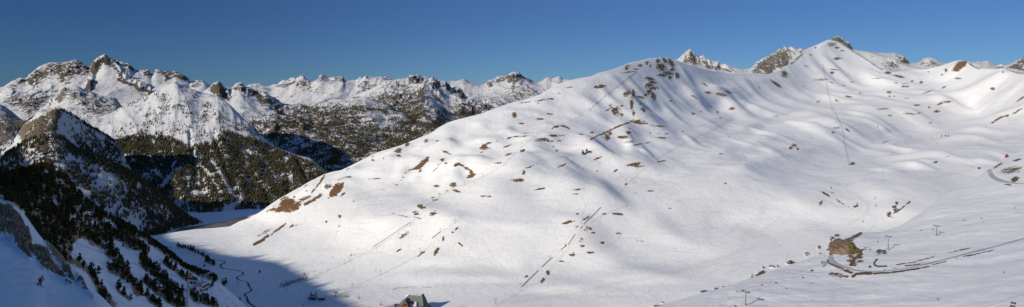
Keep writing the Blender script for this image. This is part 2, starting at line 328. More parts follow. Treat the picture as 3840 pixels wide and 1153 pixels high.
# ---- rock and trees of the mountains: two more mask sets so that ridges behind one another do not share paint
RL = new_mask()          # far left massif
Ka.g(RL, [(60,355),(100,310),(200,262),(280,245),(330,200),(440,115),(560,100),(760,70),(890,140),(935,215),(860,228),(790,225),(740,250),(690,300),(640,330),(615,290),(560,225),(500,245),(450,270),(380,330),(330,370),(300,330),(270,295),(200,320),(150,365)], .62, 10)
Ka.g(RL, [(20,470),(120,415),(230,440),(330,430),(430,415),(500,370),(550,375),(550,450),(430,540),(350,610),(290,640),(200,570),(100,520)], .6, 14)
Ka.g(RL, [(895,150),(960,75),(1010,40),(1060,30),(1110,80),(1170,140),(1195,190),(1220,255),(1190,215),(1130,140),(1040,112),(990,160),(950,225),(925,215)], .9, 6)
Ka.l(RL, [(1185,262),(1240,295),(1280,300),(1340,315),(1375,360),(1400,375),(1470,375),(1500,400)], 14, .95)
Ka.g(RL, [(845,350),(900,280),(940,270),(935,360),(905,405),(850,400)], .9, 6)
Ka.l(RL, [(1110,85),(1200,105),(1290,130),(1330,168)], 14, .7)
Ka.g(RL, [(1385,185),(1480,182),(1515,220),(1440,235)], .75, 5)
Ka.g(RL, [(1540,185),(1570,172),(1640,182),(1720,200),(1770,195),(1890,262),(1840,278),(1760,255),(1700,235),(1600,215)], .78, 5)
Ka.e(RL, [(1660,270,20,12),(1290,175,30,10),(2000,285,60,8),(1950,330,40,20)], .5)
RS = new_mask()          # middle spurs (S, A, B)
Ka.g(RS, [(560,470),(620,380),(655,335),(665,400),(640,470),(600,500)], .7, 8)
Ka.g(RS, [(650,345),(860,390),(1000,430),(1160,475),(1215,545),(1000,640),(800,590),(680,500)], .5, 14)
Ka.e(RS, [(740,425,25,25),(800,430,20,14),(500,515,14,14)], .9)
Kb.g(RS, [(175,280),(200,200),(330,110),(480,30),(570,10),(650,45),(620,110),(570,240),(480,280),(330,330),(230,350)], .62, 14)
Kb.g(RS, [(240,350),(350,310),(500,300),(530,420),(450,520),(380,480),(300,420)], .62, 12)
Kb.g(RS, [(-200,250),(0,150),(120,200),(170,300),(0,420),(-200,500)], .5, 12)
RF = new_mask()          # far centre ridges
Kf.e(RF, [(660,150,50,18,20),(855,160,40,22,-25),(1095,190,22,22),(1040,215,40,10,40),(1320,155,60,9),(380,185,22,20),(330,205,60,14,15),(460,200,70,35),(250,225,60,16),(2340,210,30,30,40),(2440,165,70,20,15),(2530,150,40,34),(780,170,40,8)], .72)
Kf.e(RF, [(480,230,120,40,-15),(1120,260,150,40,30),(100,250,90,12)], .45)
Kg.g(RF, [(-60,330),(-40,285),(20,262),(85,268),(110,300),(60,330),(30,370),(-40,350)], .8, 5)
Kg.e(RF, [(40,400,60,40),(160,320,50,10,-20),(120,470,150,60)], .5)
RG = new_mask()          # near centre ridge with the pointed rock
Ka.g(RG, [(2085,385),(2130,330),(2180,298),(2220,320),(2290,440),(2300,480),(2200,440)], .95, 5)
Ka.g(RG, [(2310,355),(2400,315),(2520,390),(2580,440),(2480,440),(2380,400)], .75, 6)
Kf.g(RG, [(-20,240),(40,290),(110,340),(180,395),(250,420),(180,430),(100,410),(30,370),(-30,300)], .85, 6)
Kf.e(RG, [(220,480,60,40,-30),(640,600,50,60),(460,690,30,40),(170,700,50,50)], .66)
Kf.g(RG, [(150,430),(640,420),(1000,360),(1100,600),(900,700),(100,640)], .42, 30)
RC = new_mask()          # rocky buttress
Kf.g(RC, [(1520,150),(1580,120),(1640,125),(1660,200),(1580,210),(1530,190)], .9, 5)
Kf.g(RC, [(1660,150),(1720,170),(1700,240),(1740,260),(1760,250),(1740,180),(1770,150),(1850,185),(1930,200),(1960,260),(1900,290),(1840,240),(1770,300),(1690,230)], .68, 7)
Kf.g(RC, [(1960,265),(2030,250),(2060,270),(2100,350),(2050,350),(1990,300)], .85, 6)
Kf.g(RC, [(1240,280),(1330,200),(1420,170),(1500,190),(1550,210),(1680,240),(1690,400),(1600,450),(1490,400),(1400,500),(1200,520),(1050,480),(1100,360)], .55, 18)
Kf.g(RC, [(1640,250),(1690,290),(1700,390),(1650,400),(1630,300)], .95, 6)
Kf.g(RC, [(1740,310),(1800,310),(1860,370),(1880,400),(1800,370)], .8, 5)
Kf.g(RC, [(2020,480),(2150,470),(2250,490),(2150,540),(2040,540)], .8, 8)
Kf.g(RC, [(1960,390),(2200,380),(2480,400),(2400,470),(2250,500),(2000,500)], .5, 14)
Kf.e(RC, [(1240,610,50,50),(1820,590,60,40)], .7)
Kf.g(RC, [(1330,260),(1500,200),(1660,230),(1720,420),(1720,560),(1560,720),(900,740),(860,520),(1080,450)], .62, 30)
RQ = new_mask()          # peaks behind the ski bowl
Kg.g(RQ, [(1690,150),(1720,120),(1760,60),(1780,25),(1810,45),(1850,110),(1875,195),(1780,165)], .62, 6)
Kg.g(RQ, [(1800,60),(1840,95),(1870,160),(1870,195),(1800,150)], .95, 4)
Kg.g(RQ, [(1880,95),(1920,120),(1980,170),(2005,220),(1950,215),(1900,150)], .85, 4); Kg.e(RQ, [(2050,208,26,24),(2150,225,60,8,-20)], .8)
Kg.g(RQ, [(2390,265),(2450,175),(2520,125),(2600,90),(2600,290)], .85, 6)
Kh.g(RQ, [(-20,250),(60,225),(150,170),(190,195),(220,260),(200,330),(100,375),(-20,410)], .85, 8)
Kh.e(RQ, [(240,200,40,14,-40),(330,200,20,20)], .7)
Kh.g(RQ, [(630,95),(670,55),(700,45),(730,65),(820,120),(850,180),(800,160),(720,110)], .95, 4)
Kh.g(RQ, [(1255,220),(1330,250),(1360,260),(1410,320),(1340,315),(1290,270)], .8, 5); Kh.e(RQ, [(1240,335,90,34,5)], .62); Kh.e(RQ, [(1630,325,90,30,-5)], .62); Kh.e(RQ, [(2330,355,30,12)], .9)
Kh.g(RQ, [(2400,360),(2470,310),(2550,255),(2700,240),(2700,420),(2480,390)], .66, 8)

FM = new_mask()
m_poly(FM, [(400,540),(409,527),(440,522),(469,519),(500,512),(525,508),(560,512),(585,508),(620,514),(640,520),(667,532),(694,546),(735,548),(787,540),(815,525),(835,500),(828,478),(850,492),(870,500),(900,511),(960,526),(1010,552),(1054,572),(1110,592),(1166,612),(1300,700),(1260,770),(960,815),(900,800),(840,797),(790,806),(740,840),(640,850),(500,860),(380,840)], 1.0, 10)
for pts, w_, v_ in (([(757,628),(785,665),(825,725)], 5, .95), ([(788,600),(822,650),(845,690),(868,725),(895,755)], 7, .95), ([(715,545),(730,590),(745,620)], 5, .7), ([(905,560),(918,590),(925,620)], 5, .8), ([(985,600),(1015,640),(1045,690)], 5, .7), ([(700,665),(708,690)], 6, .9), ([(580,640),(600,665)], 8, .9), ([(645,560),(655,600),(648,650)], 5, .5), ([(1080,660),(1095,690)], 8, .8)):
    m_line(FM, pts, w_, v_, 'mul')
m_ell(FM, 737, 727, 30, 10, 0, .95, 'mul'); m_ell(FM, 905, 662, 14, 7, 0, .8, 'mul'); m_ell(FM, 430, 578, 22, 10, 0, .9, 'mul')
SC = new_mask()
for pts, w_, v_ in (([(525,500),(550,460),(590,435),(640,405)], 20, .8), ([(515,420),(565,430)], 14, .45), ([(615,372),(640,396)], 16, .5), ([(680,392),(700,415),(720,430),(735,445)], 22, .7), ([(755,410),(770,440),(765,460)], 14, .8), ([(775,400),(810,432),(850,462),(900,480),(958,500)], 13, .95), ([(585,355),(590,365)], 8, .6), ([(720,383),(730,380)], 5, .6), ([(550,378),(560,385)], 8, .5), ([(440,415),(480,398),(560,360)], 5, .35), ([(460,490),(560,500),(640,480),(720,500),(800,505)], 26, .35), ([(480,470),(500,478)], 12, .4), ([(600,470),(640,485)], 16, .5), ([(650,470),(720,485),(790,490)], 20, .25), ([(800,420),(815,440)], 16, .4)):
    m_line(SC, pts, w_, v_)
FB = new_mask()
m_poly(FB, [(195,512),(240,525),(285,558),(350,580),(424,600),(490,625),(560,665),(640,740),(720,820),(790,845),(690,856),(640,866),(570,890),(540,880),(515,820),(470,770),(452,735),(480,700),(425,660),(380,640),(330,612),(285,590),(240,560),(215,535)], 1, 10)
for q in ((150,470,40,20),(170,560,30,40),(130,600,40,30),(230,580,22,40),(270,640,26,24),(60,600,40,24),(320,690,40,30),(380,740,44,30)): m_ell(FB, *q, 0, .55)
for q in ((235,640,14,24),(240,545,14,12),(205,530,20,10),(330,650,22,16),(455,690,7,16),(250,600,14,16),(380,640,10,10),(470,720,10,24),(520,700,6,12)): m_ell(FB, *q, 0, .9, 'mul')
PN = new_mask()
Kc.g(PN, [(-500,150),(0,150),(100,140),(250,110),(400,60),(500,65),(620,155),(800,330),(1000,480),(1200,590),(1400,715),(1480,775),(1300,800),(1100,800),(900,790),(720,790),(450,790),(325,790),(255,650),(205,545),(110,470),(60,450),(0,390),(-500,380)], .9, 6)
Kd.g(PN, [(300,-10),(420,-10),(460,100),(530,190),(430,190),(345,130)], .8, 5)
Kd.g(PN, [(400,-10),(900,-10),(720,150),(715,260),(640,330),(560,300),(520,180),(430,90)], .95, 5)
for pts, w_ in (([(690,300),(780,330),(870,380),(950,480),(985,560),(1000,640),(1060,700),(1130,745)], 34), ([(930,110),(1080,160),(1100,240),(1180,280),(1230,370),(1290,450),(1350,540),(1385,620)], 40), ([(1110,390),(1200,430),(1270,470)], 32), ([(1180,60),(1300,150),(1450,190),(1430,330),(1520,400),(1620,480),(1700,600),(1800,650)], 42), ([(1400,40),(1520,130),(1640,215),(1750,300),(1850,360),(2000,440),(2150,500)], 24), ([(1650,330),(1750,390),(1850,480),(1950,540),(2100,560)], 22), ([(1450,500),(1500,560),(1600,630),(1700,690)], 34), ([(1900,620),(1960,690),(2050,710),(2150,745)], 34), ([(1700,700),(1800,760)], 40), ([(1500,690),(1580,760)], 30), ([(1180,600),(1300,690)], 20), ([(900,0),(940,60),(1010,60)], 30)):
    Kd.l(PN, pts, w_, .95)
for q in ((600,262,42,22),(470,130,26,20),(530,430,38,36),(735,600,40,46),(840,460,24,26),(880,560,40,40),(380,480,20,30),(240,530,20,20),(8,340,14,30),(960,650,60,22),(1090,640,60,30),(1150,590,50,16)): Kc.e(PN, [(q[0], q[1], q[2], q[3], -35)], 1.0, 'mul')
for q in ((1010,120,60,14,-30),(1370,110,50,12,-35),(560,560,60,20,-40),(1160,200,60,14,-35),(1330,420,40,14,-40),(1600,330,70,12,-35)): Kd.e(PN, [q], .9, 'mul')
# ================================================================== the hills
def steep(P, lo=.8, hi=1.6, k=.38):
    dz = np.gradient(P, axis=0); dx = np.gradient(P, axis=1); n = np.cross(dx, dz)
    t = np.hypot(n[..., 0], n[..., 1])/np.maximum(np.abs(n[..., 2]), 1e-6)
    return k*sstep(lo, hi, t)
Rr = {}                   # terrain by name: points and screen coordinates, for placing things on it
def keep(name, P):
    sx, sy = scr(P); Rr[name] = (P, sx, sy); return sx, sy

# ---- far left massif
cr = [(-400,300),(-100,320),(0,330),(17,326),(34,316),(56,309),(75,298),(97,300),(109,290),(124,277),(142,256),(165,246),(187,237),(210,239),(232,242),(251,236),(285,227),(300,234),(319,245),(332,254),(339,256),(349,241),(364,226),(379,218),(390,212),(401,215),(416,227),(435,233),(457,237),(473,243),(487,247),(499,262),(504,264),(521,264),(533,268),(555,269),(566,281),(571,284),(579,269),(589,265),(611,270),(630,273),(645,277),(660,274),(675,282),(694,290),(709,299),(714,306),(722,304),(765,306),(780,318),(791,328),(830,350),(900,380)]
crestL = [(x, y, 5700) for x, y in cr]
P, c = layer([[(-400,480,4300),(900,480,4100)], [(-400,400,4800),(0,405,4850),(120,395,4900),(240,345,5100),(320,330,5150),(420,350,5000),(520,360,5000),(620,340,5200),(900,400,4800)], crestL], -400, 900, 2.2, [50, 85], (.6, 900))
w = crest_w(P, c, .10, 420); sx, sy = scr(P); rk = m_get(RL, sx, sy)
x, y = P[..., 0], P[..., 1]
P[..., 2] += w*(55*ridged(x/700+.3*fbm(x/500, y/500, 2, 5), y/1500, 3, 3)+10*fbm(x/130, y/300, 3, 9))+(.14+.86*w)*(rk*(62*ridged(x/150+.3*fbm(x/90, y/90, 2, 6), y/620, 4, 21, .55)+26*ridged(x/48, y/150, 3, 31, .6)))
sx, sy = keep('massif', P); 
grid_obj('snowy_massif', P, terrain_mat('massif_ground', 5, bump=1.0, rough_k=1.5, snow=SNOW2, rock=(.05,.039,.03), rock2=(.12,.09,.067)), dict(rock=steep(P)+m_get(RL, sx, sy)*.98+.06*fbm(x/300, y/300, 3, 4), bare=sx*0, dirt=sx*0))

# ---- far centre ridge
cr = [(600,330),(690,312),(714,306),(735,304),(765,308),(780,318),(820,325),(870,330),(922,331),(937,323),(960,320),(979,326),(997,333),(1016,332),(1035,328),(1054,322),(1069,319),(1080,317),(1091,309),(1102,304),(1110,307),(1125,302),(1136,298),(1147,306),(1168,319),(1177,311),(1192,296),(1206,287),(1219,290),(1234,292),(1251,290),(1267,292),(1286,289),(1294,308),(1309,308),(1335,311),(1354,304),(1372,294),(1395,290),(1410,292),(1440,292),(1475,296),(1500,299),(1537,302),(1600,312),(1672,312),(1687,313),(1710,310),(1740,307),(1755,313),(1785,322),(1800,328),(1811,322),(1830,311),(1852,302),(1875,294),(1897,289),(1912,284),(1920,281),(1937,278),(1950,281),(1959,289),(1967,292),(1976,294),(1995,304),(2021,313),(2027,309),(2041,300),(2049,292),(2062,294),(2070,300),(2085,296),(2094,291),(2104,296),(2109,306),(2130,302),(2152,298),(2175,293),(2190,291),(2206,288),(2240,292),(2300,310)]
P, c = layer([[(600,460,5200),(2300,460,5000)], [(600,400,6000),(1060,400,5900),(1180,385,6000),(1300,370,6100),(1700,360,6200),(1900,360,6100),(2300,380,6100)], [(x, y, 7000) for x, y in cr]], 600, 2300, 2.2, [40, 70], (.6, 900))
w = crest_w(P, c, .06, 420); sx, sy = scr(P); rk = m_get(RF, sx, sy); x, y = P[..., 0], P[..., 1]
P[..., 2] += w*(75*ridged(x/700, y/1300, 3, 43)+12*fbm(x/130, y/300, 3, 49))+(.18+.82*w)*rk*(48*ridged(x/140, y/520, 4, 51, .55)+20*ridged(x/48, y/150, 2, 53))
sx, sy = keep('far', P)
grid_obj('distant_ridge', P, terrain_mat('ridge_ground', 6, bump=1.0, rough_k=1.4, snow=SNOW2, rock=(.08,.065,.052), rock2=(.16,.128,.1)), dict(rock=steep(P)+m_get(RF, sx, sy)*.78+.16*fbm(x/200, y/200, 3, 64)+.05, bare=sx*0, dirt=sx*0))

# ---- rocky buttress
cr = [(1150,440),(1279,390),(1335,364),(1372,349),(1410,332),(1447,313),(1470,304),(1485,300),(1504,297),(1537,291),(1552,286),(1567,287),(1579,291),(1590,289),(1597,287),(1605,291),(1620,295),(1631,302),(1654,311),(1672,313),(1691,337),(1729,338),(1747,362),(1785,371),(1822,382),(1879,388),(1960,400),(2100,420)]
P, c = layer([[(1150,640,2900),(2100,560,2900)], [(1150,540,3600),(1500,440,4100),(1600,410,4300),(1700,450,4300),(2100,480,4000)], [(x, y, 5200) for x, y in cr]], 1150, 2100, 2.0, [60, 90], (.6, 700))
w = crest_w(P, c, .05, 300); sx, sy = scr(P); x, y = P[..., 0], P[..., 1]; rk = m_get(RC, sx, sy)
spine = np.exp(-((sx-(1590+.10*(sy-300)))/45.0)**2)*sstep(310, 350, sy)*(1-sstep(430, 560, sy))
P[..., 2] += w*(42*ridged(x/520+.2*fbm(x/300, y/300, 2, 7), y/700, 3, 73)+12*fbm(x/110, y/110, 3, 79)+55*spine)+(.12+.88*w)*rk*(38*ridged(x/110+.3*fbm(x/70, y/70, 2, 8), y/420, 4, 81, .55)+15*ridged(x/36, y/110, 2, 83))
sx, sy = keep('buttress', P)
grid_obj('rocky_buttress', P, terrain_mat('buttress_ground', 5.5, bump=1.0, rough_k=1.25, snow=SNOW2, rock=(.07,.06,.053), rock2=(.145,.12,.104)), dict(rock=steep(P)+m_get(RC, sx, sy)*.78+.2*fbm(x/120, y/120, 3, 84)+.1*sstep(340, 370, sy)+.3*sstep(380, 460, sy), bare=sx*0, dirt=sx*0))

# ---- centre ridge with the pointed rock, wooded hump to its right
cr = [(640,420),(720,372),(765,347),(780,335),(791,325),(799,317),(806,314),(817,312),(824,315),(832,322),(840,332),(850,338),(858,335),(866,333),(873,327),(881,323),(890,321),(900,320),(910,324),(920,333),(945,346),(960,354),(982,364),(1009,372),(1035,388),(1054,396),(1110,405),(1159,410),(1200,396),(1245,387),(1282,380),(1335,374),(1372,372),(1450,395),(1560,430)]
P, c = layer([[(640,700,2750),(1560,640,2650)], [(640,540,3300),(900,480,3500),(1150,490,3500),(1560,520,3300)], [(x, y, 4600) for x, y in cr]], 640, 1560, 2.0, [60, 85], (.6, 600))
w = crest_w(P, c, .06, 280); sx, sy = scr(P); x, y = P[..., 0], P[..., 1]; rk = m_get(RG, sx, sy)
P[..., 2] += w*(38*ridged(x/420, y/520, 3, 93)+14*fbm(x/110, y/110, 3, 99))+(.08+.92*w)*rk*(32*ridged(x/100, y/260, 4, 91, .55)+14*ridged(x/35, y/90, 2, 93))
sx, sy = keep('hump', P)
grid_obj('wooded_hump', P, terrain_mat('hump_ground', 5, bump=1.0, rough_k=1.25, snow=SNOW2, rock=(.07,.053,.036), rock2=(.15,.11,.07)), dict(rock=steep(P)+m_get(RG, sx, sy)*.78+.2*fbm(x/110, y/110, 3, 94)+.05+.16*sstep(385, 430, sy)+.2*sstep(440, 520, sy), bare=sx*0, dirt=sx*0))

# ---- spur in front of the massif, its right side in shade
cr = [(60,500),(124,440),(157,410),(187,387),(206,370),(225,350),(234,336),(240,331),(262,328),(275,325),(287,326),(300,331),(312,341),(322,348),(345,354),(375,363),(412,371),(435,379),(454,402),(487,425),(560,470)]
P, c = layer([[(60,520,2900),(300,490,2850),(560,520,2800)], [(60,510,3100),(230,420,3250),(300,425,3200),(400,432,3150),(560,500,3000)], [(x, y, 3700) for x, y in cr]], 60, 560, 1.8, [40, 60], (.8, 500))
w = crest_w(P, c, .08, 160); sx, sy = scr(P); x, y = P[..., 0], P[..., 1]; rk = m_get(RS, sx, sy)
P[..., 2] += w*(26*ridged(x/260, y/300, 3, 103)+8*fbm(x/70, y/70, 3, 109))+(.2+.8*w)*rk*(24*ridged(x/80, y/70, 4, 111))
sx, sy = keep('spur', P)
grid_obj('shaded_spur', P, terrain_mat('spur_ground', 4, bump=1.0, rough_k=1.25, snow=SNOW2, rock=(.12,.10,.082), rock2=(.21,.17,.135)), dict(rock=steep(P)+m_get(RS, sx, sy)*.95+.1*fbm(x/60, y/60, 3, 114), bare=sx*0, dirt=sx*0))

# ---- hills at the dam
cr = [(-300,350),(-100,370),(0,392),(22,402),(45,420),(67,438),(80,448),(110,470),(200,500)]
P, c = layer([[(-300,520,2700),(200,520,2700)], [(x, y, 3300) for x, y in cr]], -300, 200, 2.2, [40], (.8, 400))
w = crest_w(P, c, .1, 150); x, y = P[..., 0], P[..., 1]; P[..., 2] += w*12*ridged(x/120, y/120, 4, 133); sx, sy = keep('damhill', P)
grid_obj('dark_hill', P, terrain_mat('damhill_ground', 4, bump=1.0, rough_k=1.25, snow=SNOW2, rock=(.11,.10,.085), rock2=(.19,.16,.13)), dict(rock=.42+.2*fbm(x/60, y/60, 3, 134), bare=sx*0, dirt=sx*0))
cr = [(-300,440),(-60,452),(0,457),(25,459),(48,466),(67,476),(90,500),(200,540)]
P, c = layer([[(-300,640,1900),(200,640,1900)], [(x, y, 2250) for x, y in cr]], -300, 200, 2.2, [60], (.8, 300))
w = crest_w(P, c, .1, 120); x, y = P[..., 0], P[..., 1]; P[..., 2] += w*9*ridged(x/90, y/90, 4, 143); sx, sy = keep('lowhill', P)
grid_obj('low_hill', P, terrain_mat('lowhill_ground', 4, bump=1.0, rough_k=1.25, snow=SNOW2, rock=(.11,.10,.085), rock2=(.19,.16,.13)), dict(rock=m_get(RS, sx, sy)*.9+.25+.12*fbm(x/50, y/50, 3, 144), bare=sx*0, dirt=sx*0))

# ---- sunlit mountain with the forest
cr = [(180,520,2450),(225,476,2500),(262,458,2600),(307,443,2700),(345,441,2740),(375,438,2750),(431,422,2800),(461,403,2850),(487,391,2870),(525,372,2880),(562,356,2890),(600,337,2900),(630,325,2900),(652,316,2900),(672,319,2900),(694,326,2900),(720,337,2900),(757,347,2850),(787,353,2800),(817,366,2750),(847,383,2700),(874,405,2650),(907,438,2580),(937,468,2520),(960,488,2500),(998,528,2430),(1054,560,2300),(1110,581,2200),(1166,596,2150),(1220,640,2100),(1300,700,2000)]
foot = [(180,720,1800),(435,790,1720),(555,850,1660),(640,850,1650),(700,835,1655),(765,826,1640),(787,812,1660),(840,799,1700),(900,801,1720),(960,809,1720),(1100,800,1750),(1300,760,1800)]
mid = [(180,600,2100),(435,560,2120),(652,545,2150),(820,545,2150),(960,620,2080),(1110,670,1980),(1300,720,1900)]
P, c = layer([[(a, b+60, d-60) for a, b, d in foot], foot, mid, cr], 180, 1300, 1.6, [6, 110, 120], (.5, 400))
w = crest_w(P, c, .04, 160)*sstep(1630, 1800, P[..., 1]); sx, sy = scr(P); x, y = P[..., 0], P[..., 1]
rib = np.abs(perlin((x+.55*(y-1700))/95, y/900, 151))
P[..., 2] += w*(20*ridged((x+.5*(y-1700))/230, y/800, 4, 153)+5*fbm(x/60, y/60, 3, 159)-8*np.exp(-(rib/.12)**2)*(y < 2250))
sx, sy = keep('forest_mountain', P)
RM = new_mask()
Ka.e(RM, [(1960,420,14,40,-10),(1950,480,20,16)], .55)
m_ell(RM, 800, 545, 40, 12, 0, .3)
grid_obj('forest_mountain', P, terrain_mat('mountain_ground', 4, bump=.6, rough_k=.9, snow=SNOW2, rock=(.13,.115,.085), rock2=(.2,.17,.12)), dict(rock=m_get(RM, sx, sy)+.07*fbm(x/40, y/40, 3, 154)+.22*m_get(FM, sx, sy)+.1*m_get(SC, sx, sy), bare=sx*0, dirt=sx*0))

# ---- brown topped ridge
cr = [(-300,620,1720),(0,575,1720),(40,545,1720),(71,497,1720),(86,473,1720),(101,461,1720),(124,442,1722),(150,423,1725),(176,415,1728),(210,407,1735),(228,409,1745),(240,414,1755),(262,423,1780),(277,432,1795),(292,442,1812),(315,456,1838),(337,470,1860),(375,488,1895),(412,512,1920),(435,532,1930),(455,560,1930),(475,605,1925),(540,720,1880),(620,820,1840)]
P, c = layer([[(-300,760,1480),(240,680,1500),(440,760,1560),(620,870,1600)], [(-300,690,1580),(100,560,1620),(200,545,1650),(240,540,1690),(300,560,1740),(350,585,1780),(440,680,1800),(620,850,1790)], cr], -300, 600, 1.8, [40, 90], (.8, 250), 30)
w = crest_w(P, c, .1, 60); sx, sy = scr(P); x, y = P[..., 0], P[..., 1]; rk = m_get(RS, sx, sy)
P[..., 2] += w*(8*ridged(x/90, y/110, 3, 163)+3*fbm(x/30, y/30, 3, 169))+(.3+.7*w)*rk*6*ridged(x/35, y/35, 4, 171)
sx, sy = keep('brown_ridge', P)
grid_obj('brown_ridge', P, terrain_mat('brownridge_ground', 3, bump=.6, rough_k=.9, snow=SNOW2, rock=(.10,.078,.05), rock2=(.21,.16,.105)), dict(rock=np.where(sx < 300, m_get(RS, sx, sy)*1.25, .46)*.95+.2*fbm(x/35, y/35, 3, 174), bare=sx*0, dirt=sx*0))

# ---- dark forested ridge down to the lake
cr = [(-300,640,1380),(-60,610,1395),(0,598,1400),(22,580,1400),(49,563,1405),(75,546,1410),(112,529,1415),(131,520,1420),(157,511,1425),(195,508,1430),(214,509,1430),(240,522,1435),(262,541,1437),(285,556,1440),(319,575,1450),(356,590,1460),(394,603,1466),(424,615,1470),(487,645,1490),(544,684,1505),(585,714,1520),(619,742,1530),(656,775,1545),(694,805,1560),(720,822,1575),(765,842,1590)]
foot = [(-300,1010,1090),(0,1010,1130),(300,1010,1230),(480,960,1300),(555,888,1387),(600,876,1420),(637,866,1450),(675,854,1490),(712,846,1530),(765,846,1560)]
P, c = layer([[(a, b+40, d-30) for a, b, d in foot], foot, cr], -300, 765, 1.8, [5, 170], (1.0, 220))
w = crest_w(P, c, .1, 50); sx, sy = scr(P); x, y = P[..., 0], P[..., 1]; rk = m_get(RS, sx, sy)
P[..., 2] += w*(9*ridged((x+.4*y)/80, y/160, 3, 183)+3*fbm(x/25, y/25, 3, 189))*sstep(0, 60, (P[..., 1]-np.interp(sx, [f[0] for f in foot], [f[2] for f in foot])))
sx, sy = keep('dark_ridge', P)
grid_obj('dark_ridge', P, terrain_mat('darkridge_ground', 3, bump=.6, rough_k=.9, snow=SNOW2, rock=(.09,.075,.055), rock2=(.17,.135,.1)), dict(rock=m_get(RS, sx, sy)*.8+.1*fbm(x/25, y/25, 3, 184)+.45*m_get(FB, sx, sy), bare=sx*0, dirt=sx*0))

# ---- peaks behind the bowl
cr = [(2300,300),(2480,250),(2542,225),(2557,210),(2572,197),(2580,191),(2587,189),(2595,195),(2606,210),(2614,213),(2629,217),(2651,223),(2689,236),(2745,259),(2794,273),(2812,271),(2820,266),(2839,246),(2865,229),(2880,220),(2902,206),(2920,193),(2932,184),(2947,182),(2970,184),(2986,187),(3004,189),(3030,187),(3090,180),(3112,160),(3120,151),(3131,142),(3136,140),(3141,139),(3145,141),(3150,145),(3165,157),(3184,170),(3197,186),(3217,189),(3255,195),(3292,199),(3330,201),(3356,201),(3365,207),(3371,212),(3380,215),(3390,218),(3401,229),(3409,240),(3424,244),(3446,241),(3465,232),(3478,228),(3491,226),(3500,229),(3510,232),(3536,243),(3580,246),(3620,246),(3645,238),(3671,232),(3684,235),(3694,234),(3705,231),(3724,244),(3746,251),(3761,250),(3780,243),(3806,232),(3825,226),(3834,218),(3840,221),(3900,212),(4000,235),(4150,250)]
P, c = layer([[(2300,480,5600),(4150,480,5600)], [(2300,350,6600),(2580,290,6700),(2930,290,6700),(3140,260,6800),(3350,275,6700),(3500,290,6700),(4150,310,6700)], [(a, b, 7600) for a, b in cr]], 2300, 4150, 2.2, [30, 80], (.6, 900))
w = crest_w(P, c, .05, 400); sx, sy = scr(P); x, y = P[..., 0], P[..., 1]; rk = m_get(RQ, sx, sy)
P[..., 2] += w*(50*ridged(x/700, y/800, 3, 203)+8*fbm(x/160, y/160, 3, 209))+(.15+.85*w)*rk*(52*ridged(x/150+.3*fbm(x/90, y/90, 2, 9), y/620, 4, 211, .55)+22*ridged(x/48, y/150, 2, 213))
sx, sy = keep('back_peaks', P)
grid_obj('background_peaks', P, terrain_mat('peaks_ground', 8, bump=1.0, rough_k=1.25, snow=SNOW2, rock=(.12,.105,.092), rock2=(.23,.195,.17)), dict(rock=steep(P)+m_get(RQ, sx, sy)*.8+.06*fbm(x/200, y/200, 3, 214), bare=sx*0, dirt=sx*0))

# ================================================================== ski hill, bowl and valley floor
sky = [(200,930),(540,900),(551,889),(567,885),(600,881),(656,871),(731,860),(800,856),(862,850),(895,832),(926,821),(960,805),(986,789),(1016,766),(1046,746),(1072,732),(1099,716),(1129,701),(1155,684),(1185,669),(1215,654),(1245,645),(1279,639),(1305,627),(1335,612),(1365,596),(1391,583),(1429,567),(1466,557),(1504,545),(1541,530),(1590,510),(1616,500),(1646,478),(1680,460),(1710,450),(1747,441),(1804,427),(1860,405),(1920,386),(1976,373),(2025,355),(2070,327),(2107,311),(2164,297),(2212,289),(2246,274),(2295,262),(2332,249),(2362,236),(2400,229),(2434,220),(2460,218),(2486,216),(2505,219),(2520,224),(2535,226),(2550,231),(2580,242),(2617,251),(2651,262),(2700,270),(2764,277),(2820,275),(2850,278),(2880,279),(2902,272),(2929,262),(2951,247),(2974,231),(3000,206),(3007,196),(3030,182),(3060,170),(3090,156),(3105,150),(3114,149),(3135,156),(3157,166),(3180,180),(3202,195),(3236,214),(3274,240),(3307,261),(3349,270),(3405,266),(3435,262),(3480,259),(3517,251),(3540,244),(3566,234),(3592,227),(3615,226),(3637,234),(3652,246),(3667,257),(3705,258),(3739,260),(3757,255),(3780,262),(3810,272),(3840,281),(3920,290),(4150,300)]
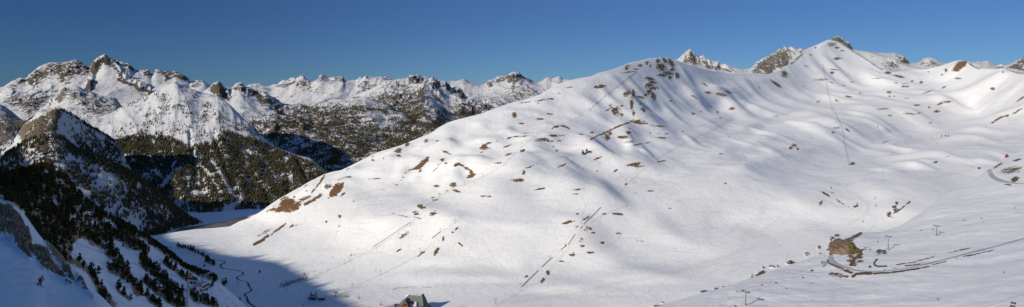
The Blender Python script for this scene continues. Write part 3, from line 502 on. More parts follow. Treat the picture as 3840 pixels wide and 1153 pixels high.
ctrl = """420 610 .02,520 640 .02,620 700 0,700 740 0,800 760 0,900 770 0,1000 755 .02,1200 755 .03,1400 755 .05,1600 750 .05,1800 710 .07,1950 660 .08,2050 610 .08,900 830 0,1500 830 0,2000 830 .02,2500 830 .05,
560 598 .05,640 615 .09,720 610 .2,480 595 .03,620 575 .2,690 540 .38,760 500 .42,680 575 .4,830 470 .4,760 610 .3,800 650 .22,840 690 .1,900 600 .42,850 540 .42,900 670 .25,1000 610 .44,1050 560 .45,1000 670 .3,1100 695 .15,1150 640 .45,1250 600 .55,1400 600 .55,1500 580 .55,1350 680 .4,1500 650 .45,1650 560 .55,1800 520 .5,1700 620 .35,1900 490 .4,1950 540 .3,1850 600 .12,1700 680 .06,1500 700 .1,1300 725 .05,
850 503 .15,950 505 .1,1100 500 .1,1200 490 .12,1320 520 .28,1450 500 .2,1650 480 .22,900 460 .4,1000 430 .4,950 480 .2,1050 400 .4,1150 440 .45,1200 340 .4,1150 380 .35,1250 420 .3,1300 460 .42,1350 380 .35,1400 430 .42,1450 330 .35,1500 280 .45,1450 250 .5,1550 330 .45,1600 400 .33,1500 440 .3,1600 440 .3,1400 350 .42,1400 300 .2,1340 300 .22,
1550 200 .58,1450 220 .4,1350 260 .35,1250 300 .3,1600 250 .6,1650 180 .6,1720 200 .4,1780 230 .35,1850 220 .3,1700 280 .3,1560 300 .5,1620 320 .3,1690 320 .2,1750 320 .2,1850 300 .15,1900 350 .15,1800 400 .15,1700 350 .25,1950 420 .2,2050 470 .1,2000 350 .2,1850 270 .22,1950 260 .25,1950 220 .4,1880 400 .15,1750 430 .25,
2080 130 .7,2000 180 .5,2150 160 .6,2100 200 .4,2200 190 .35,2050 250 .2,2150 250 .2,2250 230 .2,2130 345 .42,2130 310 .15,2200 300 .2,2220 260 .25,2300 297 .42,2300 270 .15,2380 272 .35,2350 230 .2,2420 190 .5,2450 230 .48,2530 220 .52,2400 300 .15,2450 330 .06,2530 300 .42,2480 360 .06,2550 345 .12,2200 400 .1,2300 370 .07,2250 440 .06,2350 420 .08,2440 430 .3,2300 490 .2,2400 470 .15,2500 420 .12,2120 490 .32,2150 540 .25,2220 530 .25,2200 600 .15,2600 250 .45"""
ctrl = np.array([[float(v) for v in t.split()] for t in ctrl.replace('\n', '').split(',') if t.strip()]); fl_ = (ctrl[:, 0] > 1720) & (ctrl[:, 1] > 235) & (ctrl[:, 1] < 500) & (ctrl[:, 2] < .26); ctrl[fl_, 2] *= .6
ctrl[:, :2] *= 3840/2574.0
def gsm(M, sig, ax):
    n = int(3*sig)+1; k = np.exp(-(np.arange(-n, n+1)/sig)**2/2); k /= k.sum()
    M = np.moveaxis(M, ax, -1); pd = np.pad(M, [(0, 0)]*(M.ndim-1)+[(n, n)], 'edge')
    if M.ndim == 1: return np.convolve(pd, k, 'valid')
    return np.moveaxis(np.array([np.convolve(r, k, 'valid') for r in pd]), -1, ax)
gx = np.arange(150, 4250, 16.0); gy = np.arange(120, 1340, 12.0)
num = 0; den = 1e-12
for cx_, cy_, s_ in ctrl:
    d2 = ((gx[None, :]-cx_)/70)**2+((gy[:, None]-cy_)/42)**2
    k_ = np.exp(-np.minimum(d2, 60))+.002/(1+d2)**2; num = num+k_*s_; den = den+k_
SL = num/den
cols = np.arange(200, 4150, 2.6); syg = np.arange(1330, 135, -2.0)
fi = np.clip((cols-gx[0])/16, 0, len(gx)-1.01); fj = np.clip((syg-gy[0])/12, 0, len(gy)-1.01)
i0 = fi.astype(int); j0 = fj.astype(int); u = (fi-i0)[None, :]; v = (fj-j0)[:, None]
S_ = (SL[j0][:, i0]*(1-u)+SL[j0][:, i0+1]*u)*(1-v)+(SL[j0+1][:, i0]*(1-u)+SL[j0+1][:, i0+1]*u)*v
sxg = cols[None, :]+0*syg[:, None]; syG = syg[:, None]+0*sxg
bb = gsm(gsm(BARE+ROCK, 17, 1), 6, 0)
def bbs(d): return m_get(bb, sxg, syG+d)
S_ += np.clip(.75*bbs(-26)+.45*bbs(-46)-.6*bbs(22)-.25*bbs(40), -.16, .28)*(1-.6*sstep(2600, 2900, sxg))
amp = .05+.12*(1-sstep(600, 720, syG))*sstep(1300, 1700, sxg)
amp *= 1-.5*sstep(2300, 2900, sxg)*sstep(600, 700, syG)
S_ = np.clip(S_+.25*(S_-.28)*sstep(1100, 900, syG), -.02, .75)
S_ += amp*(fbm(sxg/150, syG/38, 4, 301, .6)+.5*fbm(sxg/330, syG/46, 2, 305))
KN = []
R_ = K(2300, 150, .634); L_ = K(1275, 525, .8125)      # knolls: flat on top, steep in front
for kk, ls in ((R_, [(1240,232,120,70),(1300,182,110,50),(1330,518,210,115),(1320,358,90,40),(1180,455,150,45),(1625,320,90,40),(1730,436,220,70),(1960,368,150,80),(2310,455,150,85),(2200,285,260,90),(700,412,170,55),(610,318,170,40),(870,432,180,50),(170,488,220,85),(90,565,130,50),(100,605,120,40),(1975,572,110,30),(1890,705,190,75),(1700,270,160,40),(1420,335,90,40),(2060,140,150,60),(1250,60,200,110)]),
               (L_, [(690,12,110,55),(380,85,110,70),(590,118,140,75),(820,185,150,70),(920,118,150,55),(1020,122,110,45),(1090,258,200,100),(1350,115,190,60),(1190,82,140,55),(450,215,100,45),(530,205,70,45),(920,230,260,110),(700,264,260,140),(1150,62,130,45),(250,60,110,60),(480,50,90,50),(180,180,160,60),(300,140,120,40),(1230,280,120,60),(1150,520,200,100),(500,440,140,80),(870,45,120,50),(700,395,300,24),(600,640,360,26),(1000,690,300,28),(420,560,160,30),(1380,640,300,36),(250,400,150,50),(1480,430,160,60)])):
    KN += [(kk.x+a_*kk.k, kk.y+b_*kk.k, w_*kk.k*.62, h_*kk.k) for a_, b_, w_, h_ in ls]
skyc = np.interp(cols, [q[0] for q in sky], [q[1] for q in sky])[None, :]
S_ = np.where(syG < skyc-6, (HY-syG)/F+.35, S_)
A = np.zeros_like(S_)                       # wanted growth of log range per row
for j in range(1, len(syg)):
    t0 = (HY-syg[j-1])/F; t1 = (HY-syg[j])/F
    s_ = np.maximum(S_[j], t1+np.interp(syg[j], [300, 900], [.07, .045]))
    A[j] = np.log((s_-t0)/(s_-t1))
base = gsm(np.cumsum(A, 0), 130, 1)         # broad shape, then a least squares fit of the wanted slopes that avoids ribs along the sight lines
Bx = np.zeros_like(A); Bx[:, 1:] = np.diff(base, axis=1)
LAM = 2.5
div = np.zeros_like(A); div[:-1] += A[1:]; div[1:] -= A[1:]
dvx = np.zeros_like(A); dvx[:, :-1] += Bx[:, 1:]; dvx[:, 1:] -= Bx[:, 1:]
div += LAM*(2.0/2.6)**2*dvx
ny, nx = div.shape
mir = np.block([[div, div[:, ::-1]], [div[::-1], div[::-1, ::-1]]])
ft = np.fft.rfft2(mir)
ky = 2*np.cos(2*np.pi*np.arange(2*ny)/(2*ny))-2; kx = 2*np.cos(2*np.pi*np.arange(nx+1)/(2*nx))-2
den_ = ky[:, None]+LAM*(2.0/2.6)**2*kx[None, :]; den_[0, 0] = 1
ft /= den_; ft[0, 0] = 0
LY = np.fft.irfft2(ft, mir.shape)[:ny, :nx]
LY += np.log(308/((syg[0]-HY)/F))-LY[0, 200:800].mean()
Y = np.exp(LY)
skyv = np.interp(cols, [a for a, b in sky], [b for a, b in sky])
nr = 470; f = np.linspace(0, 1, nr); 
syr = 1330+(skyv[None, :]-1330)*f[:, None]
jj = np.clip((1330-syr)/2.0, 0, len(syg)-1.01); j0 = jj.astype(int); v = jj-j0
ci = np.arange(len(cols))[None, :]+0*j0
Yr = Y[j0, ci]*(1-v)+Y[j0+1, ci]*v
zr = (HY-syr)/F*Yr
# behind the crest
bk = []
for d_, dz in ((20, 8), (60, 35), (160, 110), (400, 300)):
    bk.append((Yr[-1]+d_, zr[-1]-dz))
Yr = np.vstack([Yr]+[b_[0][None] for b_ in bk]); zr = np.vstack([zr]+[b_[1][None] for b_ in bk])
P = np.stack([(cols[None, :]-CX)/F*Yr, Yr, zr], -1)
# knolls: mounds with a steep front and a level top
rk_ = np.random.default_rng(77)
for _ in range(190):
    a_ = rk_.uniform(1150, 3800); s0 = np.interp(a_, [q[0] for q in sky], [q[1] for q in sky]); b_ = rk_.uniform(s0+25, max(s0+60, min(s0+380, 690)))
    KN.append((a_, b_, rk_.uniform(22, 75), rk_.uniform(9, 26)))
SXh = cols; x, y = P[..., 0].copy(), P[..., 1].copy(); zadd = np.zeros(x.shape)
for (X0, Y0, W0, H0) in KN:
    ci_ = int((X0-200)/2.6); jr = int(np.argmin(np.abs((HY-P[:nr, ci_, 2]/P[:nr, ci_, 1]*F)-Y0))); yb = P[jr, ci_, 1]; xb = P[jr, ci_, 0]
    j1 = int(np.argmin(np.abs((HY-P[:nr, ci_, 2]/P[:nr, ci_, 1]*F)-(Y0+H0)))); Lf = np.clip(yb-P[j1, ci_, 1], 12, 160); Wx = W0/F*yb
    i0_ = max(0, ci_-int(3.6*W0/2.6)); i1_ = min(len(cols), ci_+int(3.6*W0/2.6)+1); win = (1-sstep(2.0, 3.4, np.abs(cols[i0_:i1_]-X0)/W0))[None]
    xx = (x[:, i0_:i1_]-xb)/Wx; yy = y[:, i0_:i1_]-yb+.22*Lf*xx**2
    zadd[:, i0_:i1_] += win*(.19 if W0 > 80 or H0 > 26 else (.13 if X0 < 2550 else .09))*Lf*np.exp(-xx**2)*sstep(-Lf, .12*Lf, yy)*(1-sstep(.15*Lf, 2.0*Lf, yy))
P[..., 2] += zadd*sstep(0, 30, np.concatenate([syr-skyv[None], np.zeros((4, len(cols)))]))
sx, sy = scr(P); x, y = P[..., 0], P[..., 1]
MB = np.maximum(m_get(BARE, sx, sy), 0)*(.92+.42*fbm(x/22, y/22, 3, 319)); MRk = m_get(ROCK, sx, sy); MD = m_get(DIRT, sx, sy)
inb = (np.arange(P.shape[0]) < nr)[:, None]
cw = sstep(0, 25, (sy-skyv[None, :]))*inb+.15
P[..., 2] += np.minimum(cw, 1)*(sstep(900, 1800, y)*(2.0*fbm(x/60, y/60, 5, 311, .58)+2.5*fbm(x/180, y/180, 2, 313)*(sy < 1000))+MRk*5*ridged(x/22, y/22, 3, 317)+MB*.8*fbm(x/9, y/9, 2, 318))
sx, sy = keep('hill', P)
grid_obj('snowy_hillside', P, terrain_mat('piste_snow', 1.3, rock=(.08,.058,.038), rock2=(.165,.118,.078), bare=(.135,.064,.024), bare2=(.215,.118,.05), bump=.6, rough_k=1.7, track=.5, flat=True), dict(rock=MRk, bare=MB, dirt=MD))
print('RANGE skyline', [(int(a), int(Yr[nr-1, int((a-200)/2.6)]), int(zr[nr-1, int((a-200)/2.6)])) for a in (600,800,1000,1200,1500,1800,2100,2460,2800,3110,3400,3610,3800)])
print('RANGE floor', [(a, b, int(Y[int((1330-b)/2), int((a-200)/2.6)])) for a, b in ((700,900),(1328,1140),(1560,1140),(2300,1000),(3000,980),(3150,880),(3282,671),(3580,492),(3430,373))])

# ---- near right slope with the road
up = [(2250,1220,470),(2450,1153,560),(2540,1130,610),(2700,1085,680),(2850,1037,730),(3000,985,790),(3105,945,812),(3132,905,835),(3170,890,850),(3232,873,885),(3300,871,905),(3370,852,930),(3450,802,1010),(3520,742,1120),(3640,682,1260),(3700,642,1330),(3760,602,1400),(3800,577,1450),(4000,490,1650),(4200,440,1800)]
lo = [(2250,1330,430),(2800,1330,400),(3300,1330,340),(3840,1330,290),(4200,1330,270)]
midn = [(2250,1290,440),(2450,1230,470),(2796,1146,485),(3000,1080,570),(3330,985,650),(3512,920,680),(3840,800,790),(4200,720,850)]
P, c = layer([lo, midn, up], 2250, 4200, 2.6, [110, 160], (.7, 60), 160, 8)
sx, sy = scr(P); x, y = P[..., 0], P[..., 1]
w = crest_w(P, c, .1, 60)
P[..., 2] += w*(3.2*fbm(x/100, y/100, 3, 321)+.9*fbm(x/26, y/26, 4, 323, .6))
sx, sy = keep('near_slope', P)
inc = (np.arange(P.shape[0]) <= c+2)[:, None]
grid_obj('groomed_slope', P, terrain_mat('slope_snow', 1.3, rock=(.13,.105,.075), rock2=(.24,.19,.13), bare=(.13,.075,.03), bare2=(.2,.125,.06), bump=.65, rough_k=1.5, track=.35, flat=True, snow=(.89, .875, .85)), dict(rock=sx*0, bare=m_get(BARE, sx, sy)*inc, dirt=sx*0))

# ---- left foreground: piste, rock band, pine slope
RN = new_mask()
Kc.g(RN, [(-300,430),(0,465),(30,490),(100,490),(200,560),(240,640),(310,790),(290,800),(200,790),(100,780),(-300,780)], .78, 5)
Kd.g(RN, [(-300,-10),(0,-10),(100,-10),(290,-10),(325,120),(290,210),(330,300),(290,300),(220,240),(150,150),(110,60),(0,30),(-300,20)], .78, 5)
Kd.g(RN, [(290,170),(400,180),(480,230),(530,330),(620,420),(720,550),(660,540),(560,450),(440,400),(370,300),(300,240)], .7, 5)
Kd.g(RN, [(450,130),(540,140),(600,260),(740,480),(740,550),(640,430),(560,330),(500,250)], .7, 5)
Kd.g(RN, [(740,430),(830,540),(900,640),(940,690),(900,650),(800,560)], .7, 5)
r1 = [(-400,720,135),(-200,800,125),(0,908,115),(60,945,112),(130,985,109),(190,1030,107),(255,1075,104),(320,1110,101),(380,1150,98),(480,1250,94),(700,1500,85),(1200,2000,78)]
r0 = [(a, b+520, d*.55) for a, b, d in r1]
r2 = [(-400,600,185),(-200,690,180),(0,772,172),(40,778,170),(75,800,168),(105,840,164),(170,925,158),(250,1003,152),(330,1075,150),(400,1150,148),(500,1250,146),(700,1480,140),(1200,1900,130)]
r3 = [(-400,575,280),(0,745,280),(60,760,280),(110,800,280),(170,885,275),(250,960,275),(330,1040,280),(400,1120,290),(500,1215,295),(690,1400,300),(1100,1900,290)]
r3b = [(-400,588,390),(0,700,385),(160,690,390),(260,780,400),(380,920,425),(480,985,430),(560,1050,440),(690,1140,450),(800,1230,450),(900,1330,440),(1100,1600,430)]
r4 = [(-400,600,480),(-60,640,485),(0,656,490),(40,655,495),(80,647,498),(120,637,500),(160,624,500),(186,628,500),(215,645,505),(240,668,510),(262,688,515),(300,738,530),(340,775,540),(400,805,560),(450,835,580),(500,860,598),(550,893,615),(570,912,622),(600,930,630),(640,956,636),(700,1006,640),(750,1022,642),(800,1038,645),(850,1085,648),(920,1145,640),(970,1230,625),(1050,1420,600),(1200,1800,520)]
P, c = layer([r0, r1, r2, r3, r3b, r4], -400, 1100, 1.7, [70, 40, 30, 100, 130], (1.1, 180), 30, 8)
sx, sy = scr(P); x, y = P[..., 0], P[..., 1]; rk = m_get(RN, sx, sy)*(y < 260)*(1+.35*fbm(x/5, y/9, 3, 345))
P[..., 2] += sstep(150, 260, y)*crest_w(P, c, .1, 40)*(3.5*ridged((x+.3*y)/60, y/150, 3, 333)+1.2*fbm(x/14, y/14, 3, 339))+rk*(2.2*ridged((x+y*.35)/11, y/17, 4, 341)+.9*ridged(x/2.6, y/3.4, 3, 343))+.12*fbm(x/6, y/6, 3, 347)*(y < 150)
sx, sy = keep('pine_slope', P)
grid_obj('shaded_slope', P, terrain_mat('shade_snow', .5, rock=(.22,.13,.065), rock2=(.58,.38,.21), bump=.9, rough_k=.8, track=.3, snow=(.93, .93, .94)), dict(rock=np.maximum(rk, .55*m_get(PN, sx, sy)*(y > 180)+.2*sstep(170, 260, y)+.2*fbm(x/18, y/18, 3, 349)*sstep(150, 200, y)), bare=sx*0, dirt=sx*0))

# ---- mountain behind the camera's left shoulder: it throws the shade over the piste and the valley floor
Lh = np.array([-.72, -.694]); EL = 24.0; TE = math.tan(math.radians(EL))
prof = [(-2600,-150),(-1900,-40),(-1775,-25),(-1700,-60),(-1641,-86),(-1587,-98),(-1500,-106),(-1440,-122),(-1380,-122),(-1305,-115),(-1210,-108),(-1107,-87),(-939,-96),(-806,-100),(-772,-84),(-705,-66),(-661,-45),(-642,-33),(-623,-33),(-590,-26),(-560,-18),(-506,-5),(-489,3),(-350,12),(-224,14),(-119,28),(-45,32),(300,70),(800,90)]
uu = np.arange(-2600, 801, 5.0); vv = np.interp(uu, [a for a, b in prof], [b for a, b in prof])
ss = np.concatenate([np.linspace(330, 640, 14), np.linspace(660, 1500, 14)])
S2, U2 = np.meshgrid(ss, uu, indexing='ij')
crs = 640.0; top = vv+TE*crs
zz = np.where(S2 <= crs, top[None]-.62*(crs-S2)*(1), top[None]-.35*(S2-crs))
P = np.stack([-Lh[1]*U2+S2*Lh[0], Lh[0]*U2+S2*Lh[1], zz], -1)
x, y = P[..., 0], P[..., 1]; P[..., 2] += np.abs(S2-crs)/120*2*fbm(x/60, y/60, 3, 401)
P = P[:, ::-1]; keep('shade_mountain', P)
grid_obj('wooded_mountain', P, terrain_mat('shademountain_ground', 3), dict(rock=P[..., 0]*0+.15, bare=P[..., 0]*0, dirt=P[..., 0]*0))

# ---- valley base under everything
b_ = np.array([[[-14000, -6000, -345], [14000, -6000, -345]], [[-14000, 16000, -345], [14000, 16000, -345]]], float)
grid_obj('valley_ground', b_, terrain_mat('base_snow', 8), dict(rock=np.zeros((2, 2)), bare=np.zeros((2, 2)), dirt=np.zeros((2, 2))))
# ================================================================== trees
def foliage_mat(name, a, b, obj=False):
    m, nt, bs = nodes(name); bs.inputs['Roughness'].default_value = .9; bs.inputs['Specular IOR Level'].default_value = .05
    if obj:
        r = nt.nodes.new('ShaderNodeObjectInfo').outputs['Random']
    else:
        r = attr_(nt, 'tint')
    co = nt.nodes.new('ShaderNodeTexCoord').outputs['Object']
    n = noise_(nt, co, .6 if obj else .12, 3, .6)
    c = mix_(nt, math_(nt, 'MULTIPLY', math_(nt, 'ADD', r, n), .55), a, b)
    nt.links.new(c, bs.inputs['Base Color']); return m
bark = plain('bark', (.10, .075, .055), .9, 0, .3, 4)
pine_green = foliage_mat('pine_needles', (.022, .026, .011), (.135, .10, .032), True)
pine_rest = foliage_mat('pine_needles_far', (.022, .026, .011), (.135, .10, .032))
forest_green = foliage_mat('forest_needles', (.024, .028, .016), (.10, .082, .044))

def conifer_template(seed, tiers=4, sides=7, wid=.27):
    r = np.random.default_rng(seed); V = []; T = []
    for k in range(tiers):
        z0 = .06+.82*k/tiers; z1 = min(1.0, z0+1.45/tiers); rad = wid*(1-.78*k/tiers)
        b = len(V); off = r.normal(0, .025, 2)
        V.append((off[0], off[1], z1))
        for i in range(sides):
            a = 2*math.pi*(i+r.uniform(-.3, .3))/sides; q = rad*r.uniform(.6, 1.15)
            V.append((off[0]+q*math.cos(a), off[1]+q*math.sin(a), z0+r.uniform(-.05, .04)))
        for i in range(sides): T.append((b, b+1+i, b+1+(i+1) % sides))
    return np.array(V), np.array(T)
def pine_template(seed, n=210, wid=.36):
    """leaf clumps spread through a knobbly crown of unit height"""
    r = np.random.default_rng(seed); V = []; T = []
    lob = []
    for k in range(r.integers(9, 13)):
        z = r.uniform(.16, .92); R = wid*(1-.72*max(0, (z-.25)/.75))*r.uniform(.55, 1.0); a = r.uniform(0, 6.283)
        lob.append((R*.55*math.cos(a), R*.55*math.sin(a), z, R*.62))
    lob.append((0, 0, .93, wid*.22)); lob.append((0, 0, .55, wid*.6)); lob.append((0, 0, .3, wid*.62))
    for k in range(n):
        cx, cy, cz, R = lob[r.integers(len(lob))]
        d = r.normal(0, 1, 3); d /= np.linalg.norm(d); rr = R*r.uniform(.45, 1.05)
        p = np.array([cx, cy, cz])+d*rr*np.array([1, 1, .62]); s = r.uniform(.045, .085)
        n_ = d+r.normal(0, .55, 3); n_ /= np.linalg.norm(n_)
        t = np.cross(n_, [0, 0, 1]); t /= np.linalg.norm(t)+1e-6; bt = np.cross(n_, t)
        b = len(V)
        for u_, v_ in ((-1, -.7), (1, -.8), (.8, .8), (-.7, 1)):
            V.append(p+t*s*u_*r.uniform(.7, 1.2)+bt*s*v_*r.uniform(.7, 1.2))
        T.append((b, b+1, b+2)); T.append((b, b+2, b+3))
    V = np.array(V); V[:, 2] = np.maximum(V[:, 2], .02); return V, np.array(T)

def scatter(layer_name, dens, rows=None):
    """random points on a hill; dens(sx, sy, P) = trees per square metre"""
    P, sx, sy = Rr[layer_name]; P = P[:rows] if rows else P; sx = sx[:P.shape[0]]; sy = sy[:P.shape[0]]
    A = P[:-1, :-1]; B = P[:-1, 1:]; D = P[1:, :-1]
    area = np.abs((B-A)[..., 0]*(D-A)[..., 1]-(B-A)[..., 1]*(D-A)[..., 0])
    w = area*np.maximum(dens(sx, sy, P)[:-1, :-1], 0); tot = w.sum()
    n = int(tot); idx = rng.choice(w.size, n, p=(w/tot).ravel()); j, i = np.unravel_index(idx, w.shape)
    u = rng.random(n)[:, None]; v = rng.random(n)[:, None]
    return (P[j, i]*(1-u)+P[j, i+1]*u)*(1-v)+(P[j+1, i]*(1-u)+P[j+1, i+1]*u)*v
def merge(templates, pts, h, name, mat, label, cat, sink=.03, wj=.2):
    V = []; T = []; tint = []; base = 0
    k = rng.integers(0, len(templates), len(pts)); ang = rng.uniform(0, 6.283, len(pts)); ws = 1+rng.uniform(-wj, wj, len(pts)); tn = rng.random(len(pts))
    for q, (tv, tt) in enumerate(templates):
        m = np.where(k == q)[0]
        if len(m) == 0: continue
        c, s = np.cos(ang[m])[:, None], np.sin(ang[m])[:, None]; H = h[m][:, None]; W = (h[m]*ws[m])[:, None]
        x = (tv[None, :, 0]*c-tv[None, :, 1]*s)*W+pts[m, 0:1]; y = (tv[None, :, 0]*s+tv[None, :, 1]*c)*W+pts[m, 1:2]
        z = (tv[None, :, 2]-sink)*H+pts[m, 2:3]
        V.append(np.stack([x, y, z], -1).reshape(-1, 3)); nv = len(tv)
        T.append((tt[None]+(np.arange(len(m))*nv)[:, None, None]+base).reshape(-1, 3)); base += nv*len(m)
        tint.append(np.repeat(tn[m], nv))
    o = mesh_np(name, np.concatenate(V), np.concatenate(T), mat, dict(tint=np.concatenate(tint)), smooth=False)
    o['kind'] = 'stuff'; o['label'] = label; o['category'] = cat; return o

FT = [conifer_template(s) for s in range(8)]
# ---- sunlit mountain forest
def dM(sx, sy, P):
    x, y = P[..., 0], P[..., 1]; n = fbm(x/45, y/80, 3, 501)
    f = m_get(FM, sx, sy); s = m_get(SC, sx, sy)
    return .040*f*sstep(-.5, -.05, n)+.02*s*sstep(-.25, .2, n)+.0003*sstep(430, 500, sy)
p1 = scatter('forest_mountain', dM, 240)
h1 = rng.uniform(7.5, 13.5, len(p1))*np.where(m_get(FM, *scr(p1)) > .5, 1, .72)
o_ = merge(FT, p1, h1, 'conifer_forest', forest_green, 'dense dark conifer forest on the sunlit snowy mountain above the drained lake', 'forest')
print('TREES M', len(p1))

# ---- trees among the rocks of the hump, the buttress and the far ridge
def dH(sx, sy, P):
    x, y = P[..., 0], P[..., 1]; n = fbm(x/90, y/140, 4, 511)
    lake = np.exp(-(((sx-1120)/55)**2+((sy-535)/20)**2))
    band = .55*sstep(430, 470, sy)+.5*sstep(505, 560, sy); crest = .5*np.exp(-((sy-415)/14)**2)
    gul = np.exp(-((sx-(1000+(sy-545)*1.9))/55)**2)*sstep(480, 560, sy)*(1-sstep(640, 680, sy))
    return .02*np.clip(band+crest*sstep(1000, 1150, sx), 0, 1)*sstep(-.3, .12, n)*(1-.95*np.clip(lake+.8*gul, 0, 1))+.0008*sstep(390, 430, sy)*sstep(0, .3, n)
def dC(sx, sy, P):
    x, y = P[..., 0], P[..., 1]; n = fbm(x/100, y/160, 4, 521); r_ = m_get(RC, sx, sy)
    d = .35*sstep(380, 430, sy)+.4*sstep(440, 500, sy)+.35*sstep(500, 540, sy)
    d *= np.where(sx < 1720, 1, .75)
    wd = m_get(RC, sx, sy)
    return .014*d*(1+1.2*sstep(.5, .6, wd)*sstep(370, 420, sy))*sstep(-.35, .1, n)+.0022*sstep(.4, .6, r_)*sstep(340, 400, sy)*sstep(-.05, .25, n)
p2 = np.concatenate([scatter('hump', dH, 145), scatter('buttress', dC, 150)])
p3 = scatter('far', lambda sx, sy, P: .0009*sstep(345, 400, sy)*sstep(1750, 1850, sx)*sstep(-.1, .2, fbm(P[..., 0]/150, P[..., 1]/150, 3, 531)), 110)
p2 = np.concatenate([p2, p3])
merge(FT, p2, rng.uniform(7.5, 14, len(p2)), 'conifer_forest', forest_green, 'thin conifer wood scattered over the rocky ground left of the ski hill', 'forest')
print('TREES H', len(p2))

# ---- shaded ridges
def dB(sx, sy, P):
    x, y = P[..., 0], P[..., 1]; n = fbm(x/28, y/60, 3, 541); f = m_get(FB, sx, sy)
    return (.075*f*sstep(-.6, -.2, n)+.042*sstep(-.2, .15, n))*(sy < 1000)
def dA(sx, sy, P):
    x, y = P[..., 0], P[..., 1]; n = fbm(x/40, y/60, 3, 551)
    c = m_get(FA, sx, sy); return (.07*sstep(-.25, .1, n)*sstep(225, 280, sx)+.007*sstep(0, .2, n)+.03*c)*(sy < 620)
FA = new_mask()
m_line(FA, [(240,418),(262,426),(292,445),(315,459),(337,473),(375,489),(412,512),(440,530)], 9, .9)
m_ell(FA, 205, 490, 14, 26, 20, .9); m_line(FA, [(300,452),(330,500),(420,540)], 14, .3)
p4 = np.concatenate([scatter('dark_ridge', dB, 176), scatter('brown_ridge', dA, 122)])
p5 = np.concatenate([scatter('lowhill', lambda sx, sy, P: .006*sstep(-.1, .2, fbm(P[..., 0]/40, P[..., 1]/60, 3, 561))*(sy < 640), 62), scatter('spur', lambda sx, sy, P: .0016*sstep(0, .25, fbm(P[..., 0]/60, P[..., 1]/60, 3, 571))*sstep(390, 430, sy), 100)])
h4 = np.where(p4[:, 1] > 1660, rng.uniform(5, 10, len(p4)), rng.uniform(6, 11, len(p4))); h5 = rng.uniform(8, 13, len(p5))
merge(FT, np.concatenate([p4, p5]), np.concatenate([h4, h5]), 'conifer_forest', forest_green, 'dark conifer forest on the shaded ridges left of the sunlit mountain', 'forest')
print('TREES B', len(p4), len(p5))

# ---- trees along the top of the mountain that throws the shade (they give the shadow its ragged edge)
P, _, _ = Rr['shade_mountain']
top_ = P[13]; i_ = rng.integers(0, len(top_), 420); p6 = top_[i_]+rng.normal(0, 1, (420, 3))*np.array([7, 7, 0]); p6[:, 2] -= 4
merge(FT, p6, rng.uniform(8, 17, 420), 'conifer_forest', forest_green, 'conifers along the ridge behind the left edge of the view', 'forest', .03)

# ---- pine slope in the foreground: the 300 largest are trees of their own
def dP(sx, sy, P):
    y = P[..., 1]; f = m_get(PN, sx, sy)
    return (.075*f*sstep(-.6, -.2, fbm(P[..., 0]/9, y/14, 2, 581))+.0012*sstep(1600*.3751, 2300*.3751, sx))*(y > 180)*sstep(1180, 1150, sy)
p7 = scatter('pine_slope', dP, 372)
h7 = rng.uniform(3.2, 6.3, len(p7))*np.clip(p7[:, 1]/380, .5, 1)
sx7, sy7 = scr(p7); px7 = h7/p7[:, 1]*F
ok = (sx7 > -60) & (sx7 < 1000) & (sy7-px7 < 1160)
p7, h7, sx7, sy7, px7 = p7[ok], h7[ok], sx7[ok], sy7[ok], px7[ok]
big = np.argsort(-px7); vis = (sx7 > 2) & (sy7 < 1165)
big = [i for i in big if vis[i]][:272]
rest = np.setdiff1d(np.arange(len(p7)), big)
PT = [pine_template(100+s) for s in range(8)]
merge([pine_template(140+s, 110) for s in range(6)], p7[rest], h7[rest], 'pine_thicket', pine_rest, 'dark mountain pines packed over the upper part of the shaded slope', 'pines', .03, .25)
print('TREES C', len(p7))
crowns = []; trunks = []
for q, (tv, tt) in enumerate(PT):
    o = mesh_np('crown', tv, tt, pine_green, smooth=False, link=False); crowns.append(o.data); bpy.data.objects.remove(o)
tv = []; tt = []
for k, (z, r_) in enumerate(((-.08, .035), (.3, .025), (.7, .012))):
    for i in range(6): tv.append((r_*math.cos(i*math.pi/3), r_*math.sin(i*math.pi/3), z))
for k in range(2):
    for i in range(6): tt.append((k*6+i, k*6+(i+1) % 6, k*6+6+(i+1) % 6, k*6+6+i))
o = mesh_np('trunk', np.array(tv), np.array(tt), bark, link=False); trunk_me = o.data; bpy.data.objects.remove(o)
def pine(pt, h, label, group, k=None, w=1.0):
    t = bpy.data.objects.new('pine_tree', None); C.objects.link(t); t.location = pt; t.rotation_euler = (0, 0, random.uniform(0, 6.28)); t.scale = (h*w, h*w, h)
    t['label'] = label; t['category'] = 'tree'
    if group: t['group'] = group
    for nm, me in (('trunk', trunk_me), ('crown', crowns[random.randrange(8) if k is None else k])):
        c = bpy.data.objects.new(nm, me); C.objects.link(c); c.parent = t
    return t
def zone(sx, sy):
    zx, zy = sx/.3751, (sy-863)/.3751
    if sy < 740 and sx < 330: return 'mountain pine in the golden topped stand above the pale rock face', 'pines above the rock face'
    if zx < 760: return 'dark mountain pine in the thick stand between rock band and snow strips', 'pines behind the rock band'
    if zx < 1180: return 'dark mountain pine in the long clump hanging down beside the rock band', 'pines below the rock band'
    if zx < 1480: return 'dark mountain pine in the middle clumps of the shaded slope', 'pines in the middle of the slope'
    if zx < 1900: return 'dark mountain pine in the clumps just left of the orange capped lift tower', 'pines left of the lift tower'
    return 'small dark pine in the clumps right of the orange capped lift tower', 'pines right of the lift tower'
for i in big:
    l_, g_ = zone(sx7[i], sy7[i]); pine(p7[i], h7[i], l_, g_)
